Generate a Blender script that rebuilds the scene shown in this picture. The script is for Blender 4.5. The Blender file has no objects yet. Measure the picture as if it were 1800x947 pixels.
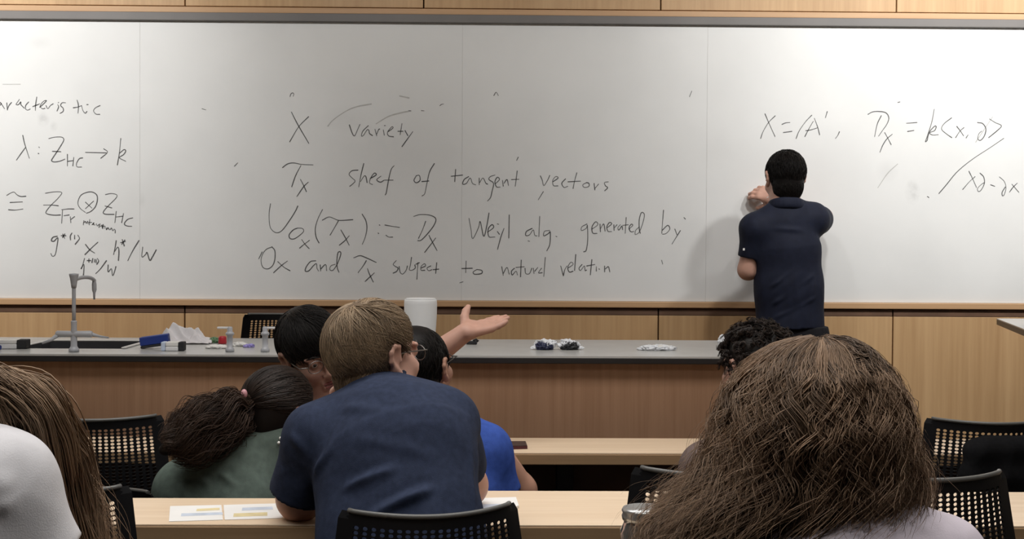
import bpy, bmesh, math, random
import numpy as np
from mathutils import Vector, Matrix, noise as mnoise

# ------------------------------------------------------------------ camera
SC = bpy.context.scene
COL = SC.collection
F, CX, CY = 2200.0, 900.0, 473.5
CAMZ = 1.27
YAW, PITCH, ROLL = 0.016835, 0.019762, 0.005797

def cam_axes():
    cy, sy = math.cos(YAW), math.sin(YAW)
    fwd = np.array([sy*math.cos(PITCH), cy*math.cos(PITCH), -math.sin(PITCH)])
    right = np.array([cy, -sy, 0.0]); up = np.cross(right, fwd)
    r = right*math.cos(ROLL) + up*math.sin(ROLL)
    u = -right*math.sin(ROLL) + up*math.cos(ROLL)
    return r, u, fwd
CR, CU, CF = cam_axes()
cam_data = bpy.data.cameras.new('camera')
cam = bpy.data.objects.new('camera', cam_data)
COL.objects.link(cam)
cam_data.sensor_fit = 'HORIZONTAL'; cam_data.sensor_width = 36.0
cam_data.lens = F*36.0/1800.0
cam_data.clip_start = 0.05; cam_data.clip_end = 60
cam.matrix_world = Matrix(((CR[0], CU[0], -CF[0], 0), (CR[1], CU[1], -CF[1], 0), (CR[2], CU[2], -CF[2], CAMZ), (0, 0, 0, 1)))
SC.camera = cam

# ------------------------------------------------------------------ light, exposure
SC.view_settings.view_transform = 'Standard'
SC.view_settings.look = 'None'
SC.view_settings.gamma = 1.0
SC.view_settings.use_curve_mapping = False
SC.view_settings.exposure = 1.35
SC.cycles.max_bounces = 6
SC.cycles.diffuse_bounces = 4
SC.cycles.glossy_bounces = 3
SC.cycles.transmission_bounces = 6
SC.cycles.caustics_reflective = False
SC.cycles.caustics_refractive = False
W = bpy.data.worlds.new('world'); SC.world = W; W.use_nodes = True
W.node_tree.nodes['Background'].inputs[0].default_value = (1.0, 0.96, 0.92, 1)
W.node_tree.nodes['Background'].inputs[1].default_value = 0.06

def aim(o, tgt):
    d = Vector(tgt) - o.location
    o.rotation_euler = d.to_track_quat('-Z', 'Y').to_euler()

def spot(x, y, z, tgt, power, angle=96, radius=0.07, col=(1, 0.985, 0.955)):
    l = bpy.data.lights.new('board_downlight', 'SPOT'); l.energy = power; l.color = col
    l.spot_size = math.radians(angle); l.spot_blend = 0.9; l.shadow_soft_size = radius
    o = bpy.data.objects.new('board_downlight', l); COL.objects.link(o); o.location = (x, y, z); aim(o, tgt)

def area(x, y, z, sx, sy, power, tgt=None, col=(1, 0.98, 0.95)):
    l = bpy.data.lights.new('ceiling_light', 'AREA'); l.shape = 'RECTANGLE'; l.size = sx; l.size_y = sy
    l.energy = power; l.color = col; l.spread = math.radians(122)
    o = bpy.data.objects.new('ceiling_light', l); COL.objects.link(o); o.location = (x, y, z)
    aim(o, tgt if tgt else (x, y+0.001, 0))

# downlights washing the board (dim gap in the middle), soft ceiling panels over the seats
spot(-3.0, 3.85, 2.94, (-3.0, 5.45, 1.8), 50)
spot(-2.0, 3.85, 2.94, (-2.2, 5.45, 1.8), 40)
spot(-0.75, 3.85, 2.94, (-0.7, 5.45, 1.6), 13)  # this spot and the next are weak fill, added to raise the board's centre
spot(0.45, 3.85, 2.94, (0.4, 5.45, 1.6), 9)
spot(1.3, 3.85, 2.94, (1.5, 5.45, 1.8), 26)
spot(2.1, 3.85, 2.94, (2.2, 5.45, 1.8), 44)
spot(2.95, 3.85, 2.94, (2.9, 5.45, 1.8), 40)
area(0.0, 3.0, 2.96, 3.6, 0.6, 13)
area(0.0, 1.3, 2.96, 3.6, 0.6, 11.5)

# ------------------------------------------------------------------ helpers
def ray(px, py):
    return CF + CR*((px-CX)/F) - CU*((py-CY)/F)
def at(px, py, Y):
    d = ray(px, py); t = Y/d[1]
    return np.array([d[0]*t, d[1]*t, CAMZ + d[2]*t])
def atz(px, py, Z):
    d = ray(px, py); t = (Z-CAMZ)/d[2]
    return np.array([d[0]*t, d[1]*t, Z])

def nrm(v):
    v = np.asarray(v, float); return v/np.linalg.norm(v)

def np_mesh(name, V, Q, smooth=True):
    V = np.ascontiguousarray(V, np.float32).reshape(-1, 3); Q = np.ascontiguousarray(Q, np.int32)
    me = bpy.data.meshes.new(name)
    me.vertices.add(len(V)); me.vertices.foreach_set('co', V.ravel())
    n, k = Q.shape
    me.loops.add(n*k); me.loops.foreach_set('vertex_index', Q.ravel())
    me.polygons.add(n)
    me.polygons.foreach_set('loop_start', np.arange(0, n*k, k, dtype=np.int32))
    me.polygons.foreach_set('loop_total', np.full(n, k, np.int32))
    me.update(calc_edges=True); me.validate()
    if smooth: me.polygons.foreach_set('use_smooth', np.ones(len(me.polygons), bool))
    return me

def link(name, me, m=None, parent=None, loc=None):
    o = bpy.data.objects.new(name, me); COL.objects.link(o)
    if m is not None:
        me.materials.clear(); me.materials.append(m)
    if loc is not None: o.location = loc
    if parent is not None:
        o.parent = parent
        o.matrix_parent_inverse = Matrix.Translation(parent.location).inverted() if parent.parent is None and parent.type == 'EMPTY' and parent.rotation_euler.to_matrix().is_identity else Matrix.Identity(4)
    return o

def tag(o, label=None, cat=None, group=None, kind=None):
    if label: o['label'] = label
    if cat: o['category'] = cat
    if group: o['group'] = group
    if kind: o['kind'] = kind
    return o

def thing(name, label, cat, loc=(0, 0, 0), group=None, rz=0.0):
    o = bpy.data.objects.new(name, None); COL.objects.link(o)
    o.location = loc; o.rotation_euler = (0, 0, rz); o.empty_display_size = 0.1
    return tag(o, label, cat, group)

class MB:
    """collects shapes in one bmesh"""
    def __init__(s): s.bm = bmesh.new()
    def box(s, lo, hi, bev=0.0, rot=None, seg=2):
        lo = np.array(lo, float); hi = np.array(hi, float)
        t = bmesh.new(); bmesh.ops.create_cube(t, size=1.0)
        bmesh.ops.scale(t, vec=Vector(hi-lo), verts=t.verts)
        if bev > 0: bmesh.ops.bevel(t, geom=t.edges[:], offset=bev, segments=seg, affect='EDGES', profile=0.5)
        if rot is not None: bmesh.ops.transform(t, matrix=rot, verts=t.verts)
        bmesh.ops.translate(t, vec=Vector((lo+hi)/2), verts=t.verts)
        s._in(t); return s
    def _in(s, t):
        me = bpy.data.meshes.new('tmp'); t.to_mesh(me); t.free(); s.bm.from_mesh(me); bpy.data.meshes.remove(me)
    def lathe(s, prof, seg=24, M=None):
        """prof: list of (r,z) revolved about z"""
        t = bmesh.new(); rings = []
        for r, z in prof:
            rings.append([t.verts.new((r*math.cos(2*math.pi*i/seg), r*math.sin(2*math.pi*i/seg), z)) for i in range(seg)])
        for a, b in zip(rings[:-1], rings[1:]):
            for i in range(seg):
                t.faces.new((a[i], a[(i+1) % seg], b[(i+1) % seg], b[i]))
        if prof[0][0] > 1e-5: t.faces.new(rings[0][::-1])
        if prof[-1][0] > 1e-5: t.faces.new(rings[-1])
        bmesh.ops.remove_doubles(t, verts=t.verts, dist=1e-6)
        for f in t.faces: f.smooth = True
        if M is not None: bmesh.ops.transform(t, matrix=M, verts=t.verts)
        s._in(t); return s
    def tube(s, pts, rad, sides=10, cap=True):
        pts = np.array(pts, float); rad = np.broadcast_to(np.array(rad, float), (len(pts),))
        V, Q = tubes_vq(pts[None], rad[None], sides)
        t = bmesh.new(); vs = [t.verts.new(v) for v in V]
        for q in Q:
            f = t.faces.new([vs[i] for i in q]); f.smooth = True
        if cap:
            t.faces.new(vs[:sides][::-1]); t.faces.new(vs[-sides:])
        s._in(t); return s
    def ball(s, c, r, seg=16, M=None):
        t = bmesh.new(); bmesh.ops.create_uvsphere(t, u_segments=seg, v_segments=max(6, seg//2), radius=1.0)
        bmesh.ops.scale(t, vec=Vector(np.broadcast_to(np.array(r, float), (3,))), verts=t.verts)
        if M is not None: bmesh.ops.transform(t, matrix=M, verts=t.verts)
        bmesh.ops.translate(t, vec=Vector(c), verts=t.verts)
        for f in t.faces: f.smooth = True
        s._in(t); return s
    def build(s, name, m, parent=None, loc=None):
        bmesh.ops.recalc_face_normals(s.bm, faces=s.bm.faces)
        me = bpy.data.meshes.new(name); s.bm.to_mesh(me); s.bm.free()
        return link(name, me, m, parent, loc)

def tubes_vq(paths, rad, sides=3):
    paths = np.asarray(paths, float); N, S, _ = paths.shape
    rad = np.broadcast_to(rad, (N, S))
    T = np.gradient(paths, axis=1); T /= np.linalg.norm(T, axis=2, keepdims=True)+1e-9
    ref = np.array([0.37, 0.23, 0.9]); ref /= np.linalg.norm(ref)
    B = np.cross(T, ref); bad = np.linalg.norm(B, axis=2, keepdims=True) < 0.05
    B = np.where(bad, np.cross(T, [1.0, 0, 0]), B); B /= np.linalg.norm(B, axis=2, keepdims=True)+1e-9
    Nn = np.cross(B, T)
    a = np.arange(sides)*2*np.pi/sides
    V = paths[:, :, None, :] + rad[:, :, None, None]*(np.cos(a)[None, None, :, None]*B[:, :, None, :] + np.sin(a)[None, None, :, None]*Nn[:, :, None, :])
    n = np.arange(N)[:, None, None]*S*sides; s_ = np.arange(S-1)[None, :, None]*sides; k = np.arange(sides)[None, None, :]
    k2 = (k+1) % sides
    q = np.stack([n+s_+k, n+s_+k2, n+s_+sides+k2, n+s_+sides+k], -1).reshape(-1, 4)
    return V.reshape(-1, 3), q

# ------------------------------------------------------------------ materials
def pmat(name, col, rough=0.5, spec=0.5, metal=0.0, var=0.0, vscale=8.0, bump=0.0, bscale=200.0, **kw):
    m = bpy.data.materials.new(name); m.use_nodes = True
    nt = m.node_tree; b = nt.nodes['Principled BSDF']
    b.inputs['Base Color'].default_value = (*col, 1); b.inputs['Roughness'].default_value = rough
    b.inputs['Specular IOR Level'].default_value = spec; b.inputs['Metallic'].default_value = metal
    for k, v in kw.items():
        b.inputs[k].default_value = v
    tc = nt.nodes.new('ShaderNodeTexCoord')
    if var > 0:
        n = nt.nodes.new('ShaderNodeTexNoise'); n.inputs['Scale'].default_value = vscale; n.inputs['Detail'].default_value = 4
        nt.links.new(tc.outputs['Object'], n.inputs['Vector'])
        r = nt.nodes.new('ShaderNodeValToRGB')
        r.color_ramp.elements[0].position = 0.3; r.color_ramp.elements[1].position = 0.7
        r.color_ramp.elements[0].color = (*[c*(1-var) for c in col], 1); r.color_ramp.elements[1].color = (*[min(1, c*(1+var)) for c in col], 1)
        nt.links.new(n.outputs['Fac'], r.inputs['Fac']); nt.links.new(r.outputs['Color'], b.inputs['Base Color'])
    if bump > 0:
        n2 = nt.nodes.new('ShaderNodeTexNoise'); n2.inputs['Scale'].default_value = bscale; n2.inputs['Detail'].default_value = 3
        nt.links.new(tc.outputs['Object'], n2.inputs['Vector'])
        bp = nt.nodes.new('ShaderNodeBump'); bp.inputs['Strength'].default_value = bump; bp.inputs['Distance'].default_value = 0.002
        nt.links.new(n2.outputs['Fac'], bp.inputs['Height']); nt.links.new(bp.outputs['Normal'], b.inputs['Normal'])
    return m

def wood(name, ca, cb, strip=9.0, grain=(60, 60, 2.0), rough=0.45, spec=0.35, stripmix=0.55, axis=0):
    """veneer: fine grain along one axis, broad strips of differing tone"""
    m = bpy.data.materials.new(name); m.use_nodes = True
    nt = m.node_tree; N = nt.nodes; L = nt.links; b = N['Principled BSDF']
    b.inputs['Roughness'].default_value = rough; b.inputs['Specular IOR Level'].default_value = spec
    tc = N.new('ShaderNodeTexCoord')
    mp = N.new('ShaderNodeMapping'); mp.inputs['Scale'].default_value = grain
    L.new(tc.outputs['Object'], mp.inputs['Vector'])
    g = N.new('ShaderNodeTexNoise'); g.inputs['Scale'].default_value = 1.0; g.inputs['Detail'].default_value = 5; g.inputs['Roughness'].default_value = 0.6
    L.new(mp.outputs['Vector'], g.inputs['Vector'])
    mp2 = N.new('ShaderNodeMapping'); sc = [0.05, 0.05, 0.05]; sc[axis] = strip; mp2.inputs['Scale'].default_value = sc
    L.new(tc.outputs['Object'], mp2.inputs['Vector'])
    sp = N.new('ShaderNodeTexNoise'); sp.inputs['Scale'].default_value = 1.0; sp.inputs['Detail'].default_value = 2; sp.inputs['Roughness'].default_value = 0.7
    L.new(mp2.outputs['Vector'], sp.inputs['Vector'])
    mx = N.new('ShaderNodeMix'); mx.inputs['Factor'].default_value = stripmix
    L.new(g.outputs['Fac'], mx.inputs[2]); L.new(sp.outputs['Fac'], mx.inputs[3])
    r = N.new('ShaderNodeValToRGB'); r.color_ramp.elements[0].position = 0.33; r.color_ramp.elements[1].position = 0.66
    r.color_ramp.elements[0].color = (*ca, 1); r.color_ramp.elements[1].color = (*cb, 1)
    L.new(mx.outputs[0], r.inputs['Fac']); L.new(r.outputs['Color'], b.inputs['Base Color'])
    return m

def hairmat(name, dark, light, rough=0.5, spec=0.3):
    m = bpy.data.materials.new(name); m.use_nodes = True
    nt = m.node_tree; N = nt.nodes; L = nt.links; b = N['Principled BSDF']
    b.inputs['Roughness'].default_value = rough; b.inputs['Specular IOR Level'].default_value = spec
    a = N.new('ShaderNodeAttribute'); a.attribute_name = 'tint'
    r = N.new('ShaderNodeValToRGB'); r.color_ramp.elements[0].color = (*dark, 1); r.color_ramp.elements[1].color = (*light, 1)
    L.new(a.outputs['Fac'], r.inputs['Fac']); L.new(r.outputs['Color'], b.inputs['Base Color'])
    return m

M = {}
M['wall_wood'] = wood('maple_veneer', (0.45, 0.275, 0.135), (0.60, 0.395, 0.21), strip=7.0)
M['bench_wood'] = wood('bench_veneer', (0.33, 0.185, 0.108), (0.42, 0.25, 0.152), strip=9.0, stripmix=0.35)
M['ledge_wood'] = wood('ledge_maple', (0.50, 0.30, 0.16), (0.60, 0.39, 0.22), strip=1.0, grain=(2, 60, 60), axis=2)
M['table_wood'] = wood('table_maple', (0.64, 0.48, 0.33), (0.74, 0.59, 0.43), strip=0.6, grain=(2, 50, 50), stripmix=0.2, axis=1)
M['table_edge'] = wood('table_edge_oak', (0.30, 0.19, 0.10), (0.38, 0.25, 0.14), strip=0.6, grain=(2, 60, 60), stripmix=0.2, axis=1)
M['dark_reveal'] = pmat('dark_reveal', (0.13, 0.070, 0.042), 0.6, var=0.2)
M['gap'] = pmat('gap_backing', (0.03, 0.015, 0.01), 0.9, var=0.1)  # dark backing seen through the panel joints
M['rail'] = pmat('grey_anodised', (0.16, 0.15, 0.145), 0.5, var=0.06)
M['plaster'] = pmat('painted_plaster', (0.55, 0.52, 0.48), 0.9, var=0.04)
M['floor'] = pmat('grey_carpet', (0.10, 0.09, 0.085), 0.95, var=0.3, vscale=90)
M['ceiling'] = pmat('ceiling_tile', (0.75, 0.73, 0.70), 0.9, var=0.05)
M['epoxy'] = pmat('grey_epoxy_top', (0.50, 0.50, 0.49), 0.24, 0.5, var=0.04)  # base colour lightened to carry the whiteboard's reflection
M['epoxy_edge'] = pmat('black_epoxy_edge', (0.018, 0.017, 0.018), 0.4, var=0.1)
M['sinkgrey'] = pmat('dark_sink', (0.05, 0.05, 0.055), 0.4, var=0.1)
M['rim'] = pmat('pale_rim', (0.62, 0.61, 0.59), 0.35, var=0.03)
M['labgrey'] = pmat('coated_grey_metal', (0.40, 0.41, 0.44), 0.35, var=0.04)
M['labwhite'] = pmat('white_plastic', (0.72, 0.72, 0.73), 0.4, var=0.03)
M['white'] = pmat('white_enamel', (0.78, 0.79, 0.80), 0.45, var=0.02)
M['slot'] = pmat('dark_slot', (0.12, 0.11, 0.10), 0.7, var=0.05)
M['chair'] = pmat('black_plastic', (0.006, 0.006, 0.007), 0.55, 0.15, var=0.1)
M['chairtop'] = pmat('lit_grey_rail', (0.10, 0.10, 0.095), 0.4, var=0.1)  # light falling on the chair's top edge, put into a paler grey
M['blackmetal'] = pmat('black_metal', (0.012, 0.012, 0.013), 0.4, var=0.1)
M['seat'] = pmat('black_fabric', (0.008, 0.008, 0.009), 0.95, 0.1, var=0.2, vscale=120)
M['marker'] = pmat('marker_ink', (0.11, 0.11, 0.112), 0.7, 0.2, var=0.35, vscale=60)
M['ghost'] = pmat('erased_ink', (0.50, 0.50, 0.49), 0.7, 0.2, var=0.1, vscale=60)
# ------------------------------------------------------------------ room shell
WY = 5.45                       # plane of the board and the panelled wall
ZB, ZT = CAMZ-0.2433, CAMZ+0.9572
XL, XR, YB, ZC = -3.6, 3.6, -3.0, 3.0
def struct(o): o['kind'] = 'structure'; return o
struct(MB().box((XL-0.1, YB-0.1, -0.1), (XR+0.1, WY+0.2, 0)).build('floor', M['floor']))
struct(MB().box((XL-0.1, YB-0.1, ZC), (XR+0.1, WY+0.2, ZC+0.1)).build('ceiling', M['ceiling']))
struct(MB().box((XL-0.1, YB-0.1, 0), (XL, WY+0.2, ZC)).build('wall_left', M['plaster']))
struct(MB().box((XR, YB-0.1, 0), (XR+0.1, WY+0.2, ZC)).build('wall_right', M['plaster']))
struct(MB().box((XL, YB-0.1, 0), (XR, YB, ZC)).build('wall_rear', M['plaster']))
back = struct(MB().box((XL, WY+0.03, 0), (XR, WY+0.12, ZC)).build('wall_back', M['gap']))
X0, DX = -1.32696, 1.029387
for i in range(-3, 5):
    a, b = max(XL, X0+DX*(i)+0.003), min(XR, X0+DX*(i+1)-0.003)
    if b-a < 0.05: continue
    MB().box((a, WY-0.004, 0.10), (b, WY+0.028, ZB-0.062), 0.0012).build('lower_panel', M['wall_wood'], back)
    MB().box((a, WY-0.002, ZB-0.060), (b, WY+0.029, ZB-0.030), 0.0008).build('dark_reveal', M['dark_reveal'], back)
    MB().box((a, WY-0.002, ZT+0.066), (b, WY+0.028, ZC-0.02), 0.0012).build('upper_panel', M['wall_wood'], back)
MB().box((XL, WY-0.012, 0), (XR, WY+0.029, 0.095), 0.002).build('kick_strip', M['dark_reveal'], back)
struct(MB().box((XL, WY-0.012, ZT+0.036), (XR, WY+0.028, ZT+0.061), 0.002).build('trim_1', M['ledge_wood']))

# ------------------------------------------------------------------ whiteboard
def board_material():
    m = bpy.data.materials.new('whiteboard_enamel'); m.use_nodes = True
    nt = m.node_tree; N = nt.nodes; L = nt.links; b = N['Principled BSDF']
    b.inputs['Roughness'].default_value = 0.42; b.inputs['Specular IOR Level'].default_value = 0.35
    geo = N.new('ShaderNodeNewGeometry')
    n = N.new('ShaderNodeTexNoise'); n.inputs['Scale'].default_value = 2.6; n.inputs['Detail'].default_value = 6
    L.new(geo.outputs['Position'], n.inputs['Vector'])
    r = N.new('ShaderNodeValToRGB'); r.color_ramp.elements[0].position = 0.3; r.color_ramp.elements[1].position = 0.62
    r.color_ramp.elements[0].color = (0.735, 0.745, 0.745, 1); r.color_ramp.elements[1].color = (0.785, 0.795, 0.795, 1)
    L.new(n.outputs['Fac'], r.inputs['Fac'])
    prev = r.outputs['Color']
    # rubbed-out ink smudges
    for (px, py, rx, rz, s) in ((76, 209, 0.028, 0.034, 0.30), (95, 222, 0.018, 0.022, 0.25), (1604, 337, 0.034, 0.055, 0.34), (1560, 300, 0.05, 0.05, 0.10), (250, 352, 0.016, 0.034, 0.18),
                                (70, 75, 0.05, 0.03, 0.12), (610, 210, 0.10, 0.06, 0.08), (1345, 350, 0.03, 0.04, 0.15)):
        c = at(px, py, WY)
        mp = N.new('ShaderNodeMapping'); mp.vector_type = 'POINT'
        mp.inputs['Location'].default_value = (-c[0]/rx, 0, -c[2]/rz); mp.inputs['Scale'].default_value = (1/rx, 0, 1/rz)
        L.new(geo.outputs['Position'], mp.inputs['Vector'])
        ln = N.new('ShaderNodeVectorMath'); ln.operation = 'LENGTH'; L.new(mp.outputs['Vector'], ln.inputs[0])
        mr = N.new('ShaderNodeMapRange'); mr.inputs[1].default_value = 0.2; mr.inputs[2].default_value = 1.1; mr.inputs[3].default_value = 1; mr.inputs[4].default_value = 0
        L.new(ln.outputs['Value'], mr.inputs[0])
        n2 = N.new('ShaderNodeTexNoise'); n2.inputs['Scale'].default_value = 45; n2.inputs['Detail'].default_value = 3
        L.new(geo.outputs['Position'], n2.inputs['Vector'])
        mr2 = N.new('ShaderNodeMapRange'); mr2.inputs[1].default_value = 0.42; mr2.inputs[2].default_value = 0.68; mr2.inputs[3].default_value = 0.1; mr2.inputs[4].default_value = s
        L.new(n2.outputs['Fac'], mr2.inputs[0])
        mu = N.new('ShaderNodeMath'); mu.operation = 'MULTIPLY'; L.new(mr.outputs[0], mu.inputs[0]); L.new(mr2.outputs[0], mu.inputs[1])
        mx = N.new('ShaderNodeMix'); mx.data_type = 'RGBA'
        L.new(mu.outputs[0], mx.inputs['Factor']); L.new(prev, mx.inputs[6]); mx.inputs[7].default_value = (0.30, 0.30, 0.30, 1)
        prev = mx.outputs[2]
    L.new(prev, b.inputs['Base Color'])
    return m
M['board'] = board_material()
wb = thing('whiteboard', 'long white marker board covered in handwritten algebra on the panelled wall', 'whiteboard', (0, WY, 0))
seams = [XL+0.02, at(246, 300, WY)[0], at(812, 300, WY)[0], at(1242, 300, WY)[0], XR-0.02]
for a, b in zip(seams[:-1], seams[1:]):
    MB().box((a+0.0004, WY, ZB), (b-0.0004, WY+0.001, ZT), 0.0003).build('board_panel', M['board'], wb)
MB().box((XL+0.03, WY+0.0012, ZB+0.002), (XR-0.03, WY+0.0265, ZT-0.002)).build('board_backing', M['rim'], wb)
MB().box((XL+0.02, WY-0.018, ZT), (XR-0.02, WY+0.027, ZT+0.036), 0.003).build('top_rail', M['rail'], wb)
MB().box((XL+0.02, WY-0.016, ZB-0.028), (XR-0.02, WY+0.027, ZB-0.001), 0.003).build('marker_ledge', M['ledge_wood'], wb)

# ------------------------------------------------------------------ handwriting on the board
def catmull(p, n=6):
    p = np.array(p, float)
    if len(p) < 3: return p
    q = np.vstack([2*p[0]-p[1], p, 2*p[-1]-p[-2]]); out = []
    for i in range(1, len(q)-2):
        for t in np.linspace(0, 1, n, endpoint=False):
            a, b, c, d = q[i-1:i+3]
            out.append(0.5*((2*b)+(c-a)*t+(2*a-5*b+4*c-d)*t*t+(3*b-a-3*c+d)*t**3))
    out.append(p[-1]); return np.array(out)
rs = np.random.RandomState(4)
def write(name, text, zoom, org, width=0.0042, m='marker', off=0.0007):
    V, Q = [], []
    for st in text.replace('\n', ' ').split(';'):
        pts = [tuple(float(c) for c in w.split(',')) for w in st.split()]
        if not pts: continue
        wpts = np.array([at(org[0]+x/zoom, org[1]+y/zoom, WY-off) for x, y in pts])
        c = catmull(wpts[:, [0, 2]])
        if len(c) < 2: continue
        T = np.gradient(c, axis=0); T /= np.linalg.norm(T, axis=1, keepdims=True)+1e-9
        Nn = np.stack([-T[:, 1], T[:, 0]], 1)
        c = np.vstack([c[0]-T[0]*width*0.3, c, c[-1]+T[-1]*width*0.3]); Nn = np.vstack([Nn[0], Nn, Nn[-1]])
        t = np.linspace(0, 1, len(c)); w = width*0.5*(0.85+0.2*np.sin(t*5+rs.rand()*6)); w[0] *= 0.5; w[-1] *= 0.45
        k = len(V)
        for p, n, ww in zip(c, Nn, w):
            V.append((p[0]+n[0]*ww, WY-off, p[1]+n[1]*ww)); V.append((p[0]-n[0]*ww, WY-off, p[1]-n[1]*ww))
        for i in range(len(c)-1):
            Q.append((k+2*i, k+2*i+1, k+2*i+3, k+2*i+2))
    return link(name, np_mesh(name, V, Q, False), M[m], wb)
G1 = (6.3125, (0, 160)); G2 = (5.262, (0, 320)); G3 = (4.736, (450, 150)); G4 = (5.294, (440, 350))
G5 = (3.788, (680, 260)); G6 = (3.913, (780, 350)); G7 = (6.207, (1310, 170)); G8 = (5.259, (1580, 180))
write('written_word', '''0,122 20,150 50,195;0,160 15,135;75,130 82,210;82,205 100,160 128,125;215,92 185,135 180,150 205,150 230,120 232,150 270,190;318,120 285,160 285,200 310,210 335,198;
408,65 395,150 392,215;362,172 420,150 440,140;440,180 490,135 515,105 480,115 445,165 470,195 500,190;510,160 530,195 560,160 590,140;640,150 650,175 632,222;645,128 652,125;
728,130 690,130 672,160 700,190 700,225 665,248;855,100 870,160 865,245;812,185 860,178 905,160;905,165 920,215 945,245 965,225;962,150 980,150;1110,160 1060,185 1038,220 1065,255 1108,258''', *G1, width=0.0040)
write('written_formula', '''252,490 275,590 325,745;283,625 235,690 182,765;430,620 438,626;422,690 432,694;540,527 600,512 680,510 708,535 690,580 640,660 590,735 572,770 600,785 660,778 720,755;580,668 675,672;
748,700 748,830;748,780 815,770;818,735 808,830;918,740 880,750 850,800 855,840 905,842;948,680 1180,685;1150,640 1192,678 1118,745;1340,525 1325,680 1302,820;1325,690 1375,650 1395,665 1370,705 1325,740 1395,778''', *G1, width=0.0042)
write('written_formula', '''62,122 100,100 130,92 155,115 190,132 240,130;92,188 208,182;78,255 140,258 212,248;420,102 500,90 570,95 540,145 470,215 425,275 440,295 500,305 560,303;402,212 480,212 540,218;
570,255 625,248 685,248;578,260 570,380;590,310 640,303;650,320 655,375;655,345 690,318;790,280 740,240 720,190 745,125 800,95 855,92 895,120 900,170 880,230 840,270 800,287;790,185 850,240;865,175 790,245;
975,115 1030,105 1080,118 1070,150 1010,210 958,270 970,295 1055,298;970,220 1035,238;1075,270 1062,375;1070,322 1135,315;1142,290 1125,375;1228,330 1180,345 1150,385 1175,405 1220,408''', *G2, width=0.0042)
write('written_note', '''775,355 770,395;772,378 788,362;790,365 800,380 810,360 815,385;830,345 825,395;820,372 850,372;850,395 870,375 860,390 880,395;890,385 900,405 915,390;925,385 915,420;930,410 945,395 945,425;955,390 950,430;940,408 968,406;972,408 970,428;985,440 998,425 985,425 985,440;1000,420 1010,440;1018,440 1030,425 1040,445;1045,450 1055,435 1065,445 1065,470''', *G2, width=0.0040)
write('written_formula', '''530,500 490,510 475,540 500,545 535,515 525,600 510,670 485,685 470,660;565,495 610,495;580,480 598,520;600,478 578,512;665,470 650,500 652,535;690,490 690,525;720,490 735,520 715,550 695,575;
790,575 830,625 875,655;905,555 850,605 785,670;1075,540 1065,600 1050,670;1060,640 1090,600 1100,640 1095,725;1115,560 1160,548;1130,530 1150,590;1155,535 1125,575;1285,540 1230,630 1182,725;1320,600 1312,690 1345,670 1360,650 1385,722 1410,690 1445,625''', *G2, width=0.0050)
write('written_formula', '''782,705 760,780 750,800;750,800 775,760 775,820 768,885;805,725 840,725;822,708 822,742;858,705 850,745;875,712 872,740;888,715 888,745;900,705 912,730 895,760;985,725 930,800 885,845;1000,765 1000,830 1030,800 1040,862 1055,840 1072,780''', *G2, width=0.0050)
write('written_symbol', '''295,222 350,330 440,483;438,260 355,345 280,470''', *G3)
write('written_word', '''777,328 800,395 820,420 845,370 865,325;935,335 890,380 878,420 895,415 925,370 940,375 945,400 970,418;990,365 1005,420;1005,405 1020,370 1030,362;1060,370 1068,415;1068,335 1078,335;1100,385 1140,355 1130,345 1095,390 1105,420 1145,428;1215,318 1200,410;1180,382 1225,382;1240,375 1265,420;1305,385 1265,440 1215,510''', *G3)
write('written_symbol', '''220,685 260,655 310,645 380,657 475,662;375,665 330,750 297,845;370,782 395,830 420,885;435,805 395,845 340,925''', *G3)
write('written_words', '''850,705 800,710 775,740 800,770 825,795 805,820 780,840;897,650 875,740 855,845;870,800 900,755 915,760 925,810;950,775 1000,745 985,730 955,770 945,810 970,825;1040,755 1005,785 1035,805 1065,790;1150,668 1125,700 1105,780 1085,890 1075,912;1070,788 1142,788;
1335,750 1315,790 1335,810 1365,790 1360,750 1335,750;1485,650 1445,720 1420,830 1405,900 1382,920;1380,800 1440,795''', *G3)
write('erased_arc', '''598,340 640,290 740,220 830,180 960,155;1000,320 1100,260 1200,230 1290,212;1195,88 1275,105''', *G3, width=0.006, m='ghost', off=0.0004)
write('stray_mark', '''283,95 290,72 305,62 315,72 310,92;1270,210 1290,212;1375,210 1400,212;1530,170 1545,158 1563,155''', *G3, width=0.003)
write('written_formula', '''188,42 175,130 180,240 205,290 250,312 300,285 370,190 420,110 442,62;440,268 400,285 362,330 370,365 410,368 460,335 495,300 485,272 440,268;478,375 510,420 548,460;550,382 500,420 458,455;672,95 630,180 605,270 612,350 640,408;
670,195 730,165 780,180 830,197 955,190;820,200 780,270 742,335;842,285 880,350 920,428;920,340 880,385 828,428;1040,138 1075,200 1085,270 1070,350 1042,420;1200,238 1207,244;1188,313 1195,320;1252,240 1320,252 1388,262;1262,335 1290,352 1325,352;
1520,160 1580,143 1670,148 1725,180 1710,240 1650,320 1590,380 1558,385;1632,205 1600,290 1565,365;1662,335 1695,400 1738,478;1725,360 1680,420 1622,495''', *G4)
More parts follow.
